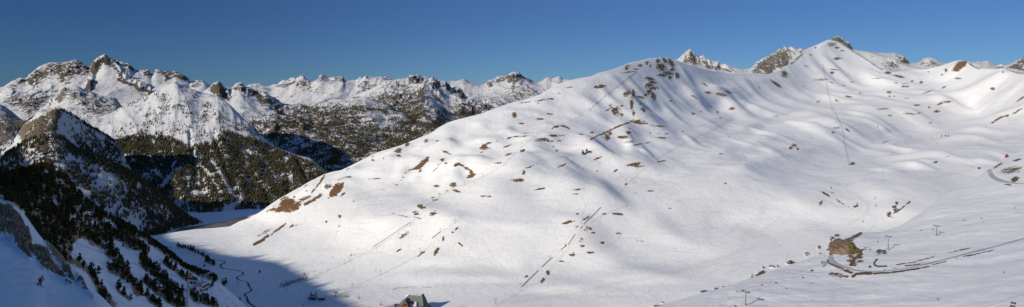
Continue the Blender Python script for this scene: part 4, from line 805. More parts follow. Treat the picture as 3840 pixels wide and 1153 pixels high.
# ================================================================== placing helpers
def column(name, sx):
    P, SX, SY = Rr[name]; x0 = SX[0, 0]; st = (SX[0, -1]-SX[0, 0])/(SX.shape[1]-1)
    f = np.clip((sx-x0)/st, 0, SX.shape[1]-1.001); i = int(f); u = f-i
    return P[:, i]*(1-u)+P[:, i+1]*u
def ground(name, sx, sy):
    """point of a hill seen in the direction (sx, sy), the nearest one"""
    c = column(name, sx); _, s = scr(c)
    for j in range(len(c)-1):
        if s[j] >= sy > s[j+1]:
            u = (s[j]-sy)/(s[j]-s[j+1]); return c[j]*(1-u)+c[j+1]*u
    return c[int(np.argmin(np.abs(s-sy)))]
def zat(name, x, y):
    c = column(name, CX+F*x/y); return float(np.interp(y, c[:, 1], c[:, 2]))
class MB:
    def __init__(s): s.V = []; s.Fc = []
    def add(s, V, Fc):
        b = len(s.V); s.V += [tuple(v) for v in V]; s.Fc += [tuple(i+b for i in f) for f in Fc]; return s
    def box(s, c, d, rz=0, rx=0, ry=0):
        from mathutils import Euler
        M = Euler((rx, ry, rz)).to_matrix(); V = []
        for i in (-1, 1):
            for j in (-1, 1):
                for k in (-1, 1): V.append(M @ Vector((i*d[0]/2, j*d[1]/2, k*d[2]/2))+Vector(c))
        return s.add(V, [(0,1,3,2),(4,6,7,5),(0,4,5,1),(2,3,7,6),(0,2,6,4),(1,5,7,3)])
    def tube(s, a, b, r0, r1=None, n=8, cap=True):
        a = Vector(a); b = Vector(b); r1 = r0 if r1 is None else r1; d = (b-a).normalized()
        t = d.orthogonal().normalized(); q = d.cross(t); V = []
        for p, r in ((a, r0), (b, r1)):
            for i in range(n): V.append(p+(t*math.cos(6.2832*i/n)+q*math.sin(6.2832*i/n))*r)
        Fc = [(i, (i+1) % n, n+(i+1) % n, n+i) for i in range(n)]
        if cap: Fc += [tuple(range(n-1, -1, -1)), tuple(range(n, 2*n))]
        return s.add(V, Fc)
    def path(s, pts, r, n=6):
        for a, b in zip(pts[:-1], pts[1:]): s.tube(a, b, r, n=n)
        return s
    def wheel(s, c, ax, r, w, n=12):
        ax = Vector(ax).normalized(); return s.tube(Vector(c)-ax*w/2, Vector(c)+ax*w/2, r, n=n)
    def mesh(s, name, mats, idx=None, smooth=False):
        me = bpy.data.meshes.new(name); me.from_pydata(s.V, [], s.Fc); me.update()
        for m in (mats if isinstance(mats, (list, tuple)) else [mats]): me.materials.append(m)
        return me
    def obj(s, name, mat, parent=None):
        o = bpy.data.objects.new(name, s.mesh(name, mat)); C.objects.link(o)
        if parent: o.parent = parent
        return o
from mathutils import Vector, Matrix
def tag(o, label, cat, group=None):
    o['label'] = label; o['category'] = cat
    if group: o['group'] = group
    return o
def thing(name, loc, label, cat, group=None, rz=0):
    o = bpy.data.objects.new(name, None); C.objects.link(o); o.location = loc; o.rotation_euler = (0, 0, rz); return tag(o, label, cat, group)
def copy_tree(src, loc, label, group=None, rz=None, sc=None):
    r = src.copy(); C.objects.link(r); r.location = loc; r['label'] = label
    if group: r['group'] = group
    if rz is not None: r.rotation_euler = (0, 0, rz)
    if sc: r.scale = (sc, sc, sc)
    for ch in src.children:
        c = ch.copy(); C.objects.link(c); c.parent = r
        for g in ch.children:
            d = g.copy(); C.objects.link(d); d.parent = c
    return r
ORD = ['lowest', 'second', 'third', 'fourth', 'fifth', 'sixth', 'seventh', 'eighth', 'ninth', 'tenth', 'eleventh', 'twelfth', 'thirteenth', 'fourteenth']

steel = plain('galvanised_steel', (.52, .54, .57), .5, .35, .15, 3); tower_steel = plain('tower_steel', (.20, .215, .235), .5, .3, .15, 3); dark_steel = plain('dark_steel', (.06, .065, .07), .5, .4, .2, 3)
orange = plain('orange_paint', (.75, .28, .02), .5); red = plain('red_pad', (.55, .03, .02), .6); wood = plain('weathered_wood', (.10, .075, .055), .9, 0, .35, 2)
rope_m = plain('rope_steel', (.12, .12, .13), .5, .5); roofm = plain('slate_roof', (.17, .175, .16), .8, 0, .3, .8); stone = plain('stone_wall', (.36, .27, .18), .9, 0, .35, 1.2)
timber = plain('orange_timber', (.50, .22, .07), .7, 0, .25, 1.5); glassd = plain('dark_window', (.012, .014, .018), .15); snowm = plain('snow_cover', (.8, .81, .83), .8, 0, .04, 1)
concrete = plain('dam_concrete', (.40, .26, .14), .9, 0, .2, .02); skin = plain('skin', (.45, .25, .17), .6); black = plain('black_cloth', (.012, .013, .018), .8); redj = plain('red_jacket', (.52, .02, .02), .7)
bluej = plain('blue_jacket', (.03, .06, .2), .7); yellow = plain('yellow_machine', (.5, .36, .06), .6); rust = plain('red_cladding', (.26, .06, .035), .8)

# ================================================================== lake, stream and roads
P = np.stack(np.meshgrid(np.linspace(-1500, -250, 60), np.linspace(1180, 1900, 40)), -1); P = np.concatenate([P, np.full(P.shape[:2]+(1,), -309.5)], -1)
P[..., 2] += .5*fbm(P[..., 0]/60, P[..., 1]/40, 3, 601)+np.clip((P[..., 1]-1590)/30, 0, 4)
grid_obj('lake_shore', P, terrain_mat('shore_snow', 3, bump=.2, snow=(.78, .79, .81)), dict(rock=P[..., 0]*0, bare=P[..., 0]*0, dirt=P[..., 0]*0))
up_e = [(640,876),(649,870),(662,864),(675,858),(712,851),(769,844),(825,835),(862,828),(900,818),(930,812),(980,800)]
lo_e = [(640,880),(655,876),(675,872),(712,868),(769,864),(825,858),(862,853),(900,846),(930,838),(980,825)]
V = []; n_ = 60
for e in (up_e, lo_e):
    xs = np.linspace(640, 980, n_); ys = np.interp(xs, [a for a, b in e], [b for a, b in e])
    for a, b in zip(xs, ys): Yv = -308.2*F/(HY-b); V.append(((a-CX)/F*Yv, Yv, -308.2))
Q = np.array([(i, i+1, n_+i+1, n_+i) for i in range(n_-1)])
lake_m, nt, bs = nodes('lake_bed'); co = nt.nodes.new('ShaderNodeTexCoord').outputs['Object']; n1 = noise_(nt, co, .02, 4, .6)
nt.links.new(mix_(nt, step_(nt, n1, .42, .58), (.14, .10, .065), (.17, .165, .15)), bs.inputs['Base Color']); bs.inputs['Roughness'].default_value = .55
o = mesh_np('reservoir', np.array(V), Q, lake_m); o['kind'] = 'structure'; o['label'] = 'drained brown reservoir bed at the foot of the dark forest'

def ribbon(name, hill, pts, width, mat, lift=.25, dens=4.0, jit=0):
    pp = []
    for (a, b), (c, d) in zip(pts[:-1], pts[1:]):
        n = max(1, int(math.hypot(c-a, d-b)/dens))
        for k in range(n): pp.append((a+(c-a)*k/n, b+(d-b)*k/n))
    pp.append(pts[-1]); G = np.array([ground(hill, *p) for p in pp])
    for k in range(3): G[1:-1] = (G[:-2]+2*G[1:-1]+G[2:])/4
    t = np.gradient(G[:, :2], axis=0); t /= np.linalg.norm(t, axis=1)[:, None]+1e-9; nr = np.stack([-t[:, 1], t[:, 0]], -1)
    w_ = width*(1+jit*rng.uniform(-1, 1, len(G)))[:, None]/2
    rows = []
    for f in (-1, -.4, .4, 1):
        q = G[:, :2]+nr*w_*f; rows.append(np.array([(x, y, zat(hill, x, y)+lift*(1 if abs(f) < 1 else .35)) for x, y in q]))
    V = np.stack(rows, 0); i = np.arange(V.shape[0]*V.shape[1]).reshape(V.shape[:2])
    Q = np.stack([i[:-1, :-1], i[:-1, 1:], i[1:, 1:], i[1:, :-1]], -1).reshape(-1, 4)
    o = mesh_np(name, V.reshape(-1, 3), Q, mat); o['kind'] = 'structure'; return o
water = plain('stream_water', (.02, .025, .03), .25); road_m = plain('snowy_road', (.43, .44, .47), .8, 0, .12, .3)
ribbon('stream', 'hill', Kd.p([(2130,300),(2150,305),(2210,310),(2260,318),(2240,335),(2200,350),(2195,365),(2230,385),(2300,396),(2370,405),(2430,420),(2440,436),(2410,455),(2370,470),(2360,482),(2400,505),(2470,520),(2490,532),(2480,552),(2500,580),(2520,602),(2490,622),(2450,636),(2440,652),(2470,667),(2475,682),(2470,702),(2490,730),(2530,760),(2570,780)]), 3.2, water, .2, 3, .4)
ribbon('mountain_road', 'near_slope', Kn.p([(622,262),(625,290),(640,315),(690,345),(780,378),(860,402),(960,414),(1050,417),(1150,414),(1250,405),(1350,392),(1450,372),(1550,350),(1650,325),(1800,287),(1900,262),(2000,235),(2100,210),(2200,186),(2300,160),(2400,132),(2480,108),(2559,86),(2640,64)]), 5.5, road_m, .35, 4)
ribbon('upper_road', 'near_slope', Ki.p([(2205,600),(2212,640),(2225,680),(2260,715),(2320,742),(2400,760),(2480,770),(2560,774),(2640,776)]), 7, road_m, .4, 4)
ribbon('snowy_track', 'hill', Kd.p([(2110,110),(2200,130),(2250,160),(2290,200),(2330,230),(2400,270),(2500,320)]), 9, snowm, .15, 5)

# ================================================================== dam
d0 = thing('dam', (0, 0, 0), 'tan curved concrete dam wall beyond the ridges at the far left', 'dam')
V = []; n_ = 24
for k in range(n_+1):
    f = k/n_; Yd = 2460-150*math.sin(math.pi*f)+0; sx_ = -70+f*185
    zt = (HY-453)/F*2460; V += [((sx_-CX)/F*Yd, Yd, zt-70), ((sx_-CX)/F*(Yd+6), Yd+6, zt)]
mb = MB(); mb.add(V, [(2*k, 2*k+2, 2*k+3, 2*k+1) for k in range(n_)]); mb.obj('dam_wall', concrete, d0)
V = []
for k in range(n_+1):
    a, b, c = V_ = mb.V[2*k+1]; V += [(a, b-2.5, c), (a, b-2.5, c+3.2), (a, b+7, c+3.2), (a, b+7, c)]
m2 = MB(); m2.add(V, [(4*k+q, 4*k+4+q, 4*k+4+(q+1) % 4, 4*k+(q+1) % 4) for k in range(n_) for q in range(4)]); m2.obj('parapet', plain('parapet_stone', (.5, .38, .26), .9), d0)

# ================================================================== rock outcrop at the bend of the road
me = bpy.data.meshes.new('rock_outcrop')
ol = Kn.p([(655,215),(652,180),(668,155),(705,135),(740,110),(790,118),(800,165),(830,150),(868,165),(878,200),(850,240),(815,290),(780,318),(740,328),(690,305),(668,285),(664,245)])
cx_ = 3175; gc = []
ring = []
for a, b in ol:
    g = ground('near_slope', max(a, 3135), b); Yv = g[1]
    ring.append(at(a, b, 712+(b-985)*-.35))
ring = np.array(ring); c0 = ring.mean(0); V = []; nrg = 22; nn_ = len(ring)*8
tt = np.linspace(0, len(ring), nn_, endpoint=False); rs = np.array([ring[int(t) % len(ring)]*(1-t % 1)+ring[(int(t)+1) % len(ring)]*(t % 1) for t in tt])
for k in range(nrg+1):
    f = k/nrg
    for p in rs:
        q = c0+(p-c0)*max(0.0, math.cos(f*1.5707))**.6; q = q-np.array([0, 1, 0])*13*math.sin(f*1.5708)
        V.append(q)
V = np.array(V); disp = 2.6*ridged(V[:, 0]/6+V[:, 2]/14, V[:, 2]/10, 4, 611)+1.5*ridged(V[:, 0]/2.4+V[:, 2]/6, V[:, 2]/3.5, 3, 612)
kk = np.repeat(np.arange(nrg+1), nn_); V[:, 1] -= disp*(kk > 0)*1.5; V[:, 0] += .55*disp; V[:, 2] += .35*disp*np.sin(V[:, 0])
Q = np.array([(k*nn_+i, k*nn_+(i+1) % nn_, (k+1)*nn_+(i+1) % nn_, (k+1)*nn_+i) for k in range(nrg) for i in range(nn_)])
back = V[:nn_].copy(); back[:, 1] += 14; b0 = len(V); V = np.concatenate([V, back]); Q = np.concatenate([Q, np.array([(b0+i, b0+(i+1) % nn_, (i+1) % nn_, i) for i in range(nn_)])])
sxo, syo = scr(V); moss = np.clip((sxo-(3165+.1*(syo-940)))/25, 0, 1)*.62
o = mesh_np('rock_outcrop', V, Q, terrain_mat('outcrop_rock', 1.2, rock=(.15, .105, .07), rock2=(.34, .25, .175), bare=(.10, .08, .025), bare2=(.17, .13, .05), bump=.8, rough_k=.5), dict(rock=np.where(sxo < 3175, 1.3, .78), bare=moss, dirt=moss*0), smooth=False)
tag(o, 'brown rock bluff with mossy top on the inside of the road bend', 'rock')

# ================================================================== chairlift on the right: towers, chairs, ropes
LD = Vector((.55, .83, 0)).normalized()
def tower_mesh(H):
    t = {}
    m = MB(); m.tube((0, 0, -1.5), (0, 0, H), .66, .42, 12); t['mast'] = (m, tower_steel)
    m = MB(); m.box((0, 0, -.2), (1.6, 1.6, 1.0)); t['footing'] = (m, concrete)
    m = MB(); m.box((0, 0, H-.1), (6.6, .55, .6)); m.box((0, 0, H+.9), (3.6, .2, .2)); m.tube((-1.5, 0, H), (-1.5, 0, H+.9), .07); m.tube((1.5, 0, H), (1.5, 0, H+.9), .07); m.tube((0, 0, H), (0, 0, H+1.7), .1); t['crossarm'] = (m, tower_steel)
    return t
def chair_tower(base, H, rz, label):
    t = thing('lift_tower', base, label, 'lift tower', 'chairlift towers on the right slope', rz)
    for k, (m, mat) in tower_mesh(H).items(): m.obj(k, mat, t)
    for s in (-1, 1):
        m = MB(); m.box((s*3.0, 0, H+.12), (.22, 4.6, .3)); a = m.obj('sheave_beam', tower_steel, t)
        w = MB()
        for k in range(6): w.wheel((s*3.0+.25*s, -2+k*.8, H+.32), (1, 0, 0), .26, .14, 10)
        w.obj('sheaves', dark_steel, a)
        m = MB(); m.box((s*2.2, 0, H+.45), (1.6, 3.0, .06))
        for q in (-1.4, 0, 1.4): m.tube((s*1.5, q, H+.45), (s*1.5, q, H+1.4), .03, n=5)
        m.box((s*1.5, 0, H+1.4), (.05, 2.9, .05)); m.obj('catwalk', tower_steel, t)
    m = MB()
    for q in (-.22, .22): m.tube((q, -.5, 0), (q, -.42, H), .03, n=5)
    for k in range(int(H/.5)): m.tube((-.22, -.5+.08*k*.5/H, .3+k*.5), (.22, -.5+.08*k*.5/H, .3+k*.5), .02, n=4)
    m.obj('ladder', steel, t); return t
tw = []
for (sx_, sy_, top, lab) in ((2796, 1146, 1090, 'tall grey lift tower at the bottom edge, its shadow falling right'), (3331, 940, 884, 'grey lift tower above the road beside a brown grass patch'), (3512, 885, 844, 'grey lift tower on open snow, uppermost of the line')):
    g = ground('near_slope', sx_, sy_); H = (sy_-top)/F*g[1]-1.2
    tw.append((Vector(g), H))
ax0 = math.atan2(tw[2][0].y-tw[0][0].y, tw[2][0].x-tw[0][0].x)-math.pi/2
for (g, H), (a, b, c, lab) in zip(tw, ((0,0,0,'tall grey lift tower at the bottom edge, its shadow falling right'), (0,0,0,'grey lift tower above the road beside a brown grass patch'), (0,0,0,'grey lift tower on open snow, uppermost of the line'))): chair_tower(g, H, ax0, lab)
side = Vector((math.cos(ax0), math.sin(ax0), 0))
heads = [g+Vector((0, 0, H+.62)) for g, H in tw]
dirn = (heads[2]-heads[1]); far_ = heads[2]+dirn.normalized()*330+Vector((0, 0, 12)); low_ = heads[0]-(heads[1]-heads[0]).normalized()*120-Vector((0, 0, 18))
line = [low_]+heads+[far_]
def sag(a, b, t): return a.lerp(b, t)-Vector((0, 0, 4*t*(1-t)*(b-a).length*.012))
def rope_pts(s):
    pts = []
    for a, b in zip(line[:-1], line[1:]):
        for k in range(10): pts.append(sag(a, b, k/10)+side*s*3.25)
    pts.append(line[-1]+side*s*3.25); return pts
for s, l_ in ((-1, 'thin haul rope of the chairlift on the uphill side of the towers'), (1, 'thin haul rope of the chairlift on the downhill side of the towers')):
    o = MB().path(rope_pts(s), .045, 5).obj('haul_rope', rope_m); tag(o, l_, 'cable')
def chair_thing(loc, rz, label):
    t = thing('lift_chair', loc, label, 'chair', 'chairs hanging on the chairlift', rz)
    m = MB(); m.path([(0, 0, 0), (0, .1, -.5), (0, .1, -1.9), (0, .0, -2.3)], .06, 6); m.obj('hanger', steel, t)
    m = MB(); m.box((0, -.1, -2.95), (2.1, .55, .12)); m.obj('seat', black, t)
    m = MB(); m.box((0, .22, -2.55), (2.1, .1, .75), 0, .15); m.obj('backrest', black, t)
    m = MB()
    for s in (-1, 1): m.path([(s*1.08, .25, -2.2), (s*1.08, .2, -3.0), (s*1.08, -.4, -2.85)], .04, 5)
    m.tube((-1.08, .25, -2.2), (1.08, .25, -2.2), .04, n=5); m.obj('frame', steel, t)
    m = MB(); m.tube((-1.0, -.55, -2.45), (1.0, -.55, -2.45), .035, n=5); m.tube((0, -.55, -2.45), (0, -.6, -3.3), .03, n=5); m.box((0, -.6, -3.3), (1.2, .06, .06)); m.obj('safety_bar', steel, t)
    return t
spans = [(3, .1), (3, .27), (3, .44), (3, .62)]
ch0 = None
names = {0: ['chair on the lift below the lowest tower', 'chair on the lift halfway down from the lowest tower'], }
defs = [(0, .45, -1, 'empty lift chair low at the bottom edge, left of the tall tower'), (0, .82, 1, 'empty lift chair just left of the tall tower'), (1, .18, -1, 'empty lift chair close above the tall tower'), (1, .30, 1, 'lift chair right of the tall tower, over plain snow'), (1, .93, -1, 'lift chair close to the tower by the grass patch'), (1, .80, 1, 'lift chair just below the tower by the grass patch'), (2, .74, -1, 'left chair of the pair left of the uppermost tower'), (2, .86, 1, 'right chair of the pair left of the uppermost tower'), (3, .16, -1, 'left chair of the pair right of the uppermost tower'), (3, .22, 1, 'right chair of the pair right of the uppermost tower'), (3, .44, -1, 'left chair of the pair nearest the right edge'), (3, .52, 1, 'right chair of the pair nearest the right edge')]
for seg, t_, s, lab in defs:
    p = sag(line[seg], line[seg+1], t_)+side*s*3.25
    if ch0 is None: ch0 = chair_thing(p, ax0, lab); ch0['label'] = lab
    else: copy_tree(ch0, p, lab)
for sx_, sy_, lab in ((3800, 1128, 'lift chair hanging low in the bottom right corner'), (3797, 1141, 'lower of two lift chairs in the bottom right corner'), (3744, 1148, 'lift chair left of the pair in the bottom right corner')):
    copy_tree(ch0, at(sx_, sy_-11, 300), lab)
o = MB().path([at(3650, 1165, 295), at(3744, 1137, 300), at(3800, 1117, 300), at(3900, 1085, 305)], .04, 5).obj('haul_rope', rope_m); tag(o, 'thin lift cable crossing the bottom right corner', 'cable')

# ================================================================== lift tower at lower left
top = Vector(at(707, 1049, 168)); bas = Vector(at(688, 1440, 168)); up = (top-bas).normalized(); px = 168/F
t0 = thing('lift_tower', bas, 'tall leaning steel lift tower with orange cap in the shaded pines', 'lift tower')
def T(sx_, sy_, dy=0): return Vector(at(sx_, sy_, 168+dy))-bas
m = MB(); m.tube((0, 0, -3), top-bas, .52, .36, 14); m.obj('mast', steel, t0)
m = MB(); m.box(T(714, 1036), (.95, .8, .82), 0, 0, .12); cap = m.obj('cap', orange, t0)
m = MB(); m.box(T(714, 1041, -.45)+Vector((0, 0, .17)), (.22, .06, .3), 0, 0, .12); m.obj('number_mark', plain('brown_mark', (.3, .13, .02), .6), cap)
m = MB(); m.tube(T(704, 1051), T(776, 1059), .27, .24, 8); m.obj('crossarm', steel, t0)
m = MB(); m.tube(T(737, 1060), T(795, 1018), .13, .11, 8); m.tube(T(734, 1044), T(786, 1021), .07, .07, 6); m.wheel(T(793, 1019), (.3, 1, 0), .22, .3, 10); m.obj('boom', steel, t0)
m = MB(); m.tube(T(711, 1083), T(752, 1056), .13, .13, 8); m.tube(T(720, 1057), T(733, 1072), .08, .08, 6); m.obj('brace', steel, t0)
m = MB(); m.box(T(769, 1070), (.3, 3.4, 1.6), 0, 0, -.1); hd = m.obj('sheave_frame', steel, t0)
m = MB()
for k in range(6): m.wheel(T(764, 1082)+Vector((.1, -1.8+k*.7, -.15*k)), (1, 0, .1), .42, .18, 12)
for k in range(4): m.wheel(T(771, 1072)+Vector((.2, -1.4+k*.9, 0)), (1, 0, .1), .34, .18, 12)
m.obj('sheaves', dark_steel, hd)
m = MB(); m.path([T(757, 1076), T(757, 1096), T(759, 1101)], .06, 6); m.path([T(764, 1078), T(768, 1098), T(777, 1106)], .05, 6); m.obj('rope_catcher', steel, t0)
m = MB(); a = T(702, 1058, -.5); b = Vector((-.85, -.6, 0)); lad = (a-b)
for q in (0, .32): m.tube(a+Vector((q, 0, 0)), b+Vector((q, 0, 0)), .035, n=5)
for k in range(56): p = b+lad*(k/56); m.tube(p, p+Vector((.32, 0, 0)), .025, n=4)
m.obj('ladder', steel, t0)
m = MB(); m.path([T(742, 1068), T(744, 1100), T(748, 1153), T(750, 1200)], .045, 5); m.obj('hanging_cable', steel, t0)
def cable(p, q, n, s, r, lab):
    p = Vector(p); q = Vector(q); pts = [p.lerp(q, k/n)-Vector((0, 0, s*4*(k/n)*(1-k/n))) for k in range(n+1)]
    tag(MB().path(pts, r, 5).obj('lift_cable', plain('cable_grey', (.2, .2, .2), .5), None), lab, 'cable')
cable(at(-60, 765, 235), at(706, 1052, 168), 24, 1.6, .05, 'upper cable slanting from the rock face down to the orange capped tower')
cable(at(-60, 805, 238), at(760, 1080, 169), 24, 3.2, .025, 'thin lower cable slanting across the dark pines to the orange capped tower')
# ================================================================== chalet
g = ground('hill', 1557, 1167); CY = g[1]; k = 115*CY/F/45
base = Vector(((1557-CX)/F*CY, CY, zat('hill', (1557-CX)/F*CY, CY)))
kz = ((HY-1108)/F*CY-base.z)/17.5
ch = thing('mountain_chalet', base, 'large chalet with grey roofs and an orange timber gable at the bottom edge', 'chalet')
def cv(u, v, w): return (u*k, v*k, w*kz)
def poly_part(name, mat, faces, parent, thick=None):
    m = MB()
    for f in faces: m.add([cv(*p) for p in f], [tuple(range(len(f)))])
    return m.obj(name, mat, parent)
# main block: hipped, falling low on the right
A, B_ = (-9.5, 2, 17.5), (6.5, 0, 17)
poly_part('wall', stone, [[(-21, -6, -4), (20, -10, -4), (20, -10, 3), (-21, -6, 8.8)], [(-21, -6, -4), (-21, -6, 8.8), (-21, 9, 8.8), (-21, 9, -4)], [(20, -10, -4), (20, 12, -4), (20, 12, 3), (20, -10, 3)], [(-21, 9, -4), (-21, 9, 8.8), (20, 12, 3), (20, 12, -4)]], ch)
rf = poly_part('roof', roofm, [[(-22.5, -7.5, 8.4), (-3, -8.6, 7.4), A], [(-3, -8.6, 7.4), B_, A], [(-3, -8.6, 7.4), (9.5, -12, 3.6), B_], [(9.5, -12, 3.6), (23, -11.5, 1.6), B_], [(23, -11.5, 1.6), (22, 13, 2.2), B_], [(22, 13, 2.2), (-22.5, 10.5, 8.4), A, B_], [(-22.5, -7.5, 8.4), A, (-22.5, 10.5, 8.4)]], ch)
poly_part('roof_edge', dark_steel, [[(-22.5, -7.6, 8.4), (-22.5, -7.6, 8.0), (-3, -8.7, 7.0), (-3, -8.7, 7.4)], [(9.5, -12.1, 3.6), (9.5, -12.1, 3.2), (23, -11.6, 1.2), (23, -11.6, 1.6)], [(-3, -8.7, 7.4), (-3, -8.7, 7.0), (9.5, -12.1, 3.2), (9.5, -12.1, 3.6)]], rf)
# second ridge: a cross gable on the right, a small rear gable at the left
poly_part('cross_roof', roofm, [[(2, -3, 12.8), (9.8, 1, 18.2), (11.5, 6, 18.2), (4, 8, 14)], [(9.8, 1, 18.2), (13.8, -10.6, 8.2), (17.5, 6, 8.2), (11.5, 6, 18.2)], [(2, -3, 12.8), (5.5, -11.2, 6), (9.8, 1, 18.2)], [(5.5, -11.2, 6), (13.8, -10.6, 8.2), (9.8, 1, 18.2)]], ch)
# orange timber gable in front
gb = poly_part('gable_wall', timber, [[(-16.5, -16, -4), (-6.3, -16.5, -4), (-6.3, -16.5, 7.0), (-11.8, -16.2, 15.4), (-16.8, -16, 9.4)]], ch)
poly_part('gable_side', stone, [[(-16.5, -16, -4), (-16.8, -16, 9.4), (-16.8, -5, 9.4), (-16.5, -5, -4)], [(-6.3, -16.5, -4), (-6.3, -5, -4), (-6.3, -5, 7.0), (-6.3, -16.5, 7.0)]], ch)
poly_part('gable_roof', roofm, [[(-17.8, -17, 8.2), (-11.8, -17.2, 16.0), (-11.8, -3, 16.0), (-17.8, -3, 8.2)], [(-5.2, -17.4, 6.0), (-5.2, -3, 6.0), (-11.8, -3, 16.0), (-11.8, -17.2, 16.0)]], ch)
for (u, w, a, b) in ((-12.6, 11.0, .9, 2.2), (-11.1, 10.9, .9, 2.2), (-13.6, 7.4, 1.6, 1.9), (-10.2, 7.0, 1.9, 1.9), (-14.3, 3.4, 1.4, 1.6), (-9.4, 3.2, 1.6, 1.6)):
    fr = poly_part('window', wood, [[(u-a/2-.15, -16.42, w-b/2-.15), (u+a/2+.15, -16.46, w-b/2-.15), (u+a/2+.15, -16.46, w+b/2+.15), (u-a/2-.15, -16.42, w+b/2+.15)]], ch)
    poly_part('pane', glassd, [[(u-a/2, -16.5, w-b/2), (u+a/2, -16.54, w-b/2), (u+a/2, -16.54, w+b/2), (u-a/2, -16.5, w+b/2)]], fr)
for i_, f in enumerate(([(-3.6, -11.6, -3), (4.6, -12.4, -3), (4.6, -12.6, 6.6), (.5, -12.4, 8.2), (-3.6, -12.2, 6.6)], [(14.5, -12.2, -3), (20.5, -12, -3), (20.2, -12, 1.2), (14.5, -12.2, 1.6)])):
    poly_part('veranda', glassd, [f], ch)
poly_part('dormer_window', glassd, [[(-3.4, -9.8, 7.0), (-.6, -9.9, 6.6), (-.8, -9.6, 8.4), (-2.4, -9.3, 9.2)]], ch)
for f in ([(-6, -8.8, 10.0), (-3.2, -9.0, 11.4), (-2.6, -9.6, 9.4), (-.4, -9.9, 9.4), (1.2, -9.3, 13.2), (3.2, -9.6, 11.6), (4.2, -12.2, 5.8), (2.8, -12.5, 3.9), (-1, -11.4, 4.6), (-4.4, -9.8, 6.2), (-6.4, -8.9, 8.4)], [(4.6, -12.4, 4.2), (6.6, -12.6, 7.2), (7.4, -12.7, 7.0), (6.4, -12.7, 3.9)], [(14.6, -12.1, 4.0), (17, -12.2, 6.8), (20.5, -12.0, 3.6), (21.6, -11.9, 2.4), (15, -12.4, 2.2)], [(-10.5, -5.2, 12.2), (-5, -6.2, 13.6), (-5.2, -6.6, 13.0), (-10.3, -5.6, 11.6)], [(-16.4, 4.2, 13.2), (-10.4, 2.3, 17.65), (-12.8, 4.8, 17.0), (-15, 6.2, 15)]):
    poly_part('roof_snow', snowm, [f], ch)
m = MB(); m.box(cv(3.2, 1, 18.4), (1.1*k, 1.1*k, 2.4*k)); m.obj('chimney', stone, ch)

# ================================================================== lift stations
def lattice(m, a, b, c, t): 
    for p, q in ((a, c), (b, c)): m.tube(p, q, t, n=6)
g = Vector(ground('hill', 1180, 1125)); st = thing('lift_station', g, 'dark lattice lift station standing in the shade left of the chalet', 'lift station')
m = MB()
for o_ in ((-6, 0), (1, 1)):
    for yy in (-2, 2):
        lattice(m, (o_[0]-3.4, yy, 0), (o_[0]+3.4, yy, 0), (o_[0]+.4, yy*.4, 12), .28)
        m.tube((o_[0]-2.2, yy*.8, 5), (o_[0]+2.4, yy*.8, 5), .22, n=6)
m.tube((-9, 0, 7.5), (5, 0, 7.5), .4, n=8); m.tube((-10, 0, 0), (-12, 0, 8.5), .25, n=6); m.obj('frame', dark_steel, st)
m = MB(); m.box((-3, 0, 2.6), (11, 5, 1.2)); m.box((-3, 0, 1.0), (9, .4, 2)); m.obj('platform', dark_steel, st)
m = MB(); m.box((10.5, 1, 1.8), (9, 6, 3.6)); hs = m.obj('hut', wood, st)
m = MB(); m.add([(5.4, -2.8, 3.5), (15.8, -2.8, 3.5), (15.8, 1, 6.2), (5.4, 1, 6.2), (15.8, 4.8, 3.5), (5.4, 4.8, 3.5)], [(0, 1, 2, 3), (3, 2, 4, 5)]); m.obj('hut_roof', snowm, hs)
m = MB(); m.wheel((-3, 0, 6.6), (0, 0, 1), 2.6, .4, 20); m.obj('bullwheel', dark_steel, st)
g = Vector(ground('hill', 1262, 1116)); st = thing('drag_lift_station', g, 'small tan drag lift base with yellow machine on sunlit snow', 'lift station')
m = MB(); m.tube((-1, 0, 0), (-1, 0, 9), .45, .35, 10); m.box((-1, 0, 8.6), (5.5, .8, .7)); m.box((-2.8, 0, 7.6), (1.2, 1.4, 1.2)); m.box((1, 0, 7.2), (1.4, 1.4, 1.4)); m.tube((-3.2, 1.5, 0), (-1, 0, 6), .25, n=6); m.obj('mast', plain('tan_steel', (.25, .19, .12), .7), st)
m = MB(); m.wheel((-1, 0, 7.6), (0, 0, 1), 1.7, .3, 16); m.obj('bullwheel', dark_steel, st)
m = MB(); m.box((10, 0, 1.4), (7, 3.6, 2.0), .2); hs = m.obj('machine_hut', yellow, st)
m = MB(); m.add([(6.4, -2.6, 2.5), (14, -1.2, 2.5), (13.4, .9, 3.7), (6.2, -.5, 3.7), (13, 2.7, 2.5), (5.6, 1.2, 2.5)], [(0, 1, 2, 3), (3, 2, 4, 5)]); m.obj('hut_roof', plain('grey_sheet', (.3, .3, .28), .7), hs)
g = Vector(ground('hill', 3198, 618)); st = thing('lift_station', g, 'small brown hut and platform at the foot of the straight upper lift line', 'lift station')
m = MB(); m.box((0, 0, 2.5), (9, 6, 5)); m.obj('wall', wood, st)
m = MB(); m.add([(-5.5, -4, 4.8), (5.5, -4, 4.8), (5.5, 0, 8), (-5.5, 0, 8), (5.5, 4, 4.8), (-5.5, 4, 4.8)], [(0, 1, 2, 3), (3, 2, 4, 5)]); m.obj('roof', plain('rusty_roof', (.2, .1, .05), .8), st)
m = MB(); m.box((-15, -14, 1.2), (12, 3, 1.4)); m.tube((-15, -14, 0), (-15, -14, 6), .4, n=8); m.wheel((-15, -14, 6), (0, 0, 1), 2, .5, 14); m.obj('platform', dark_steel, st)
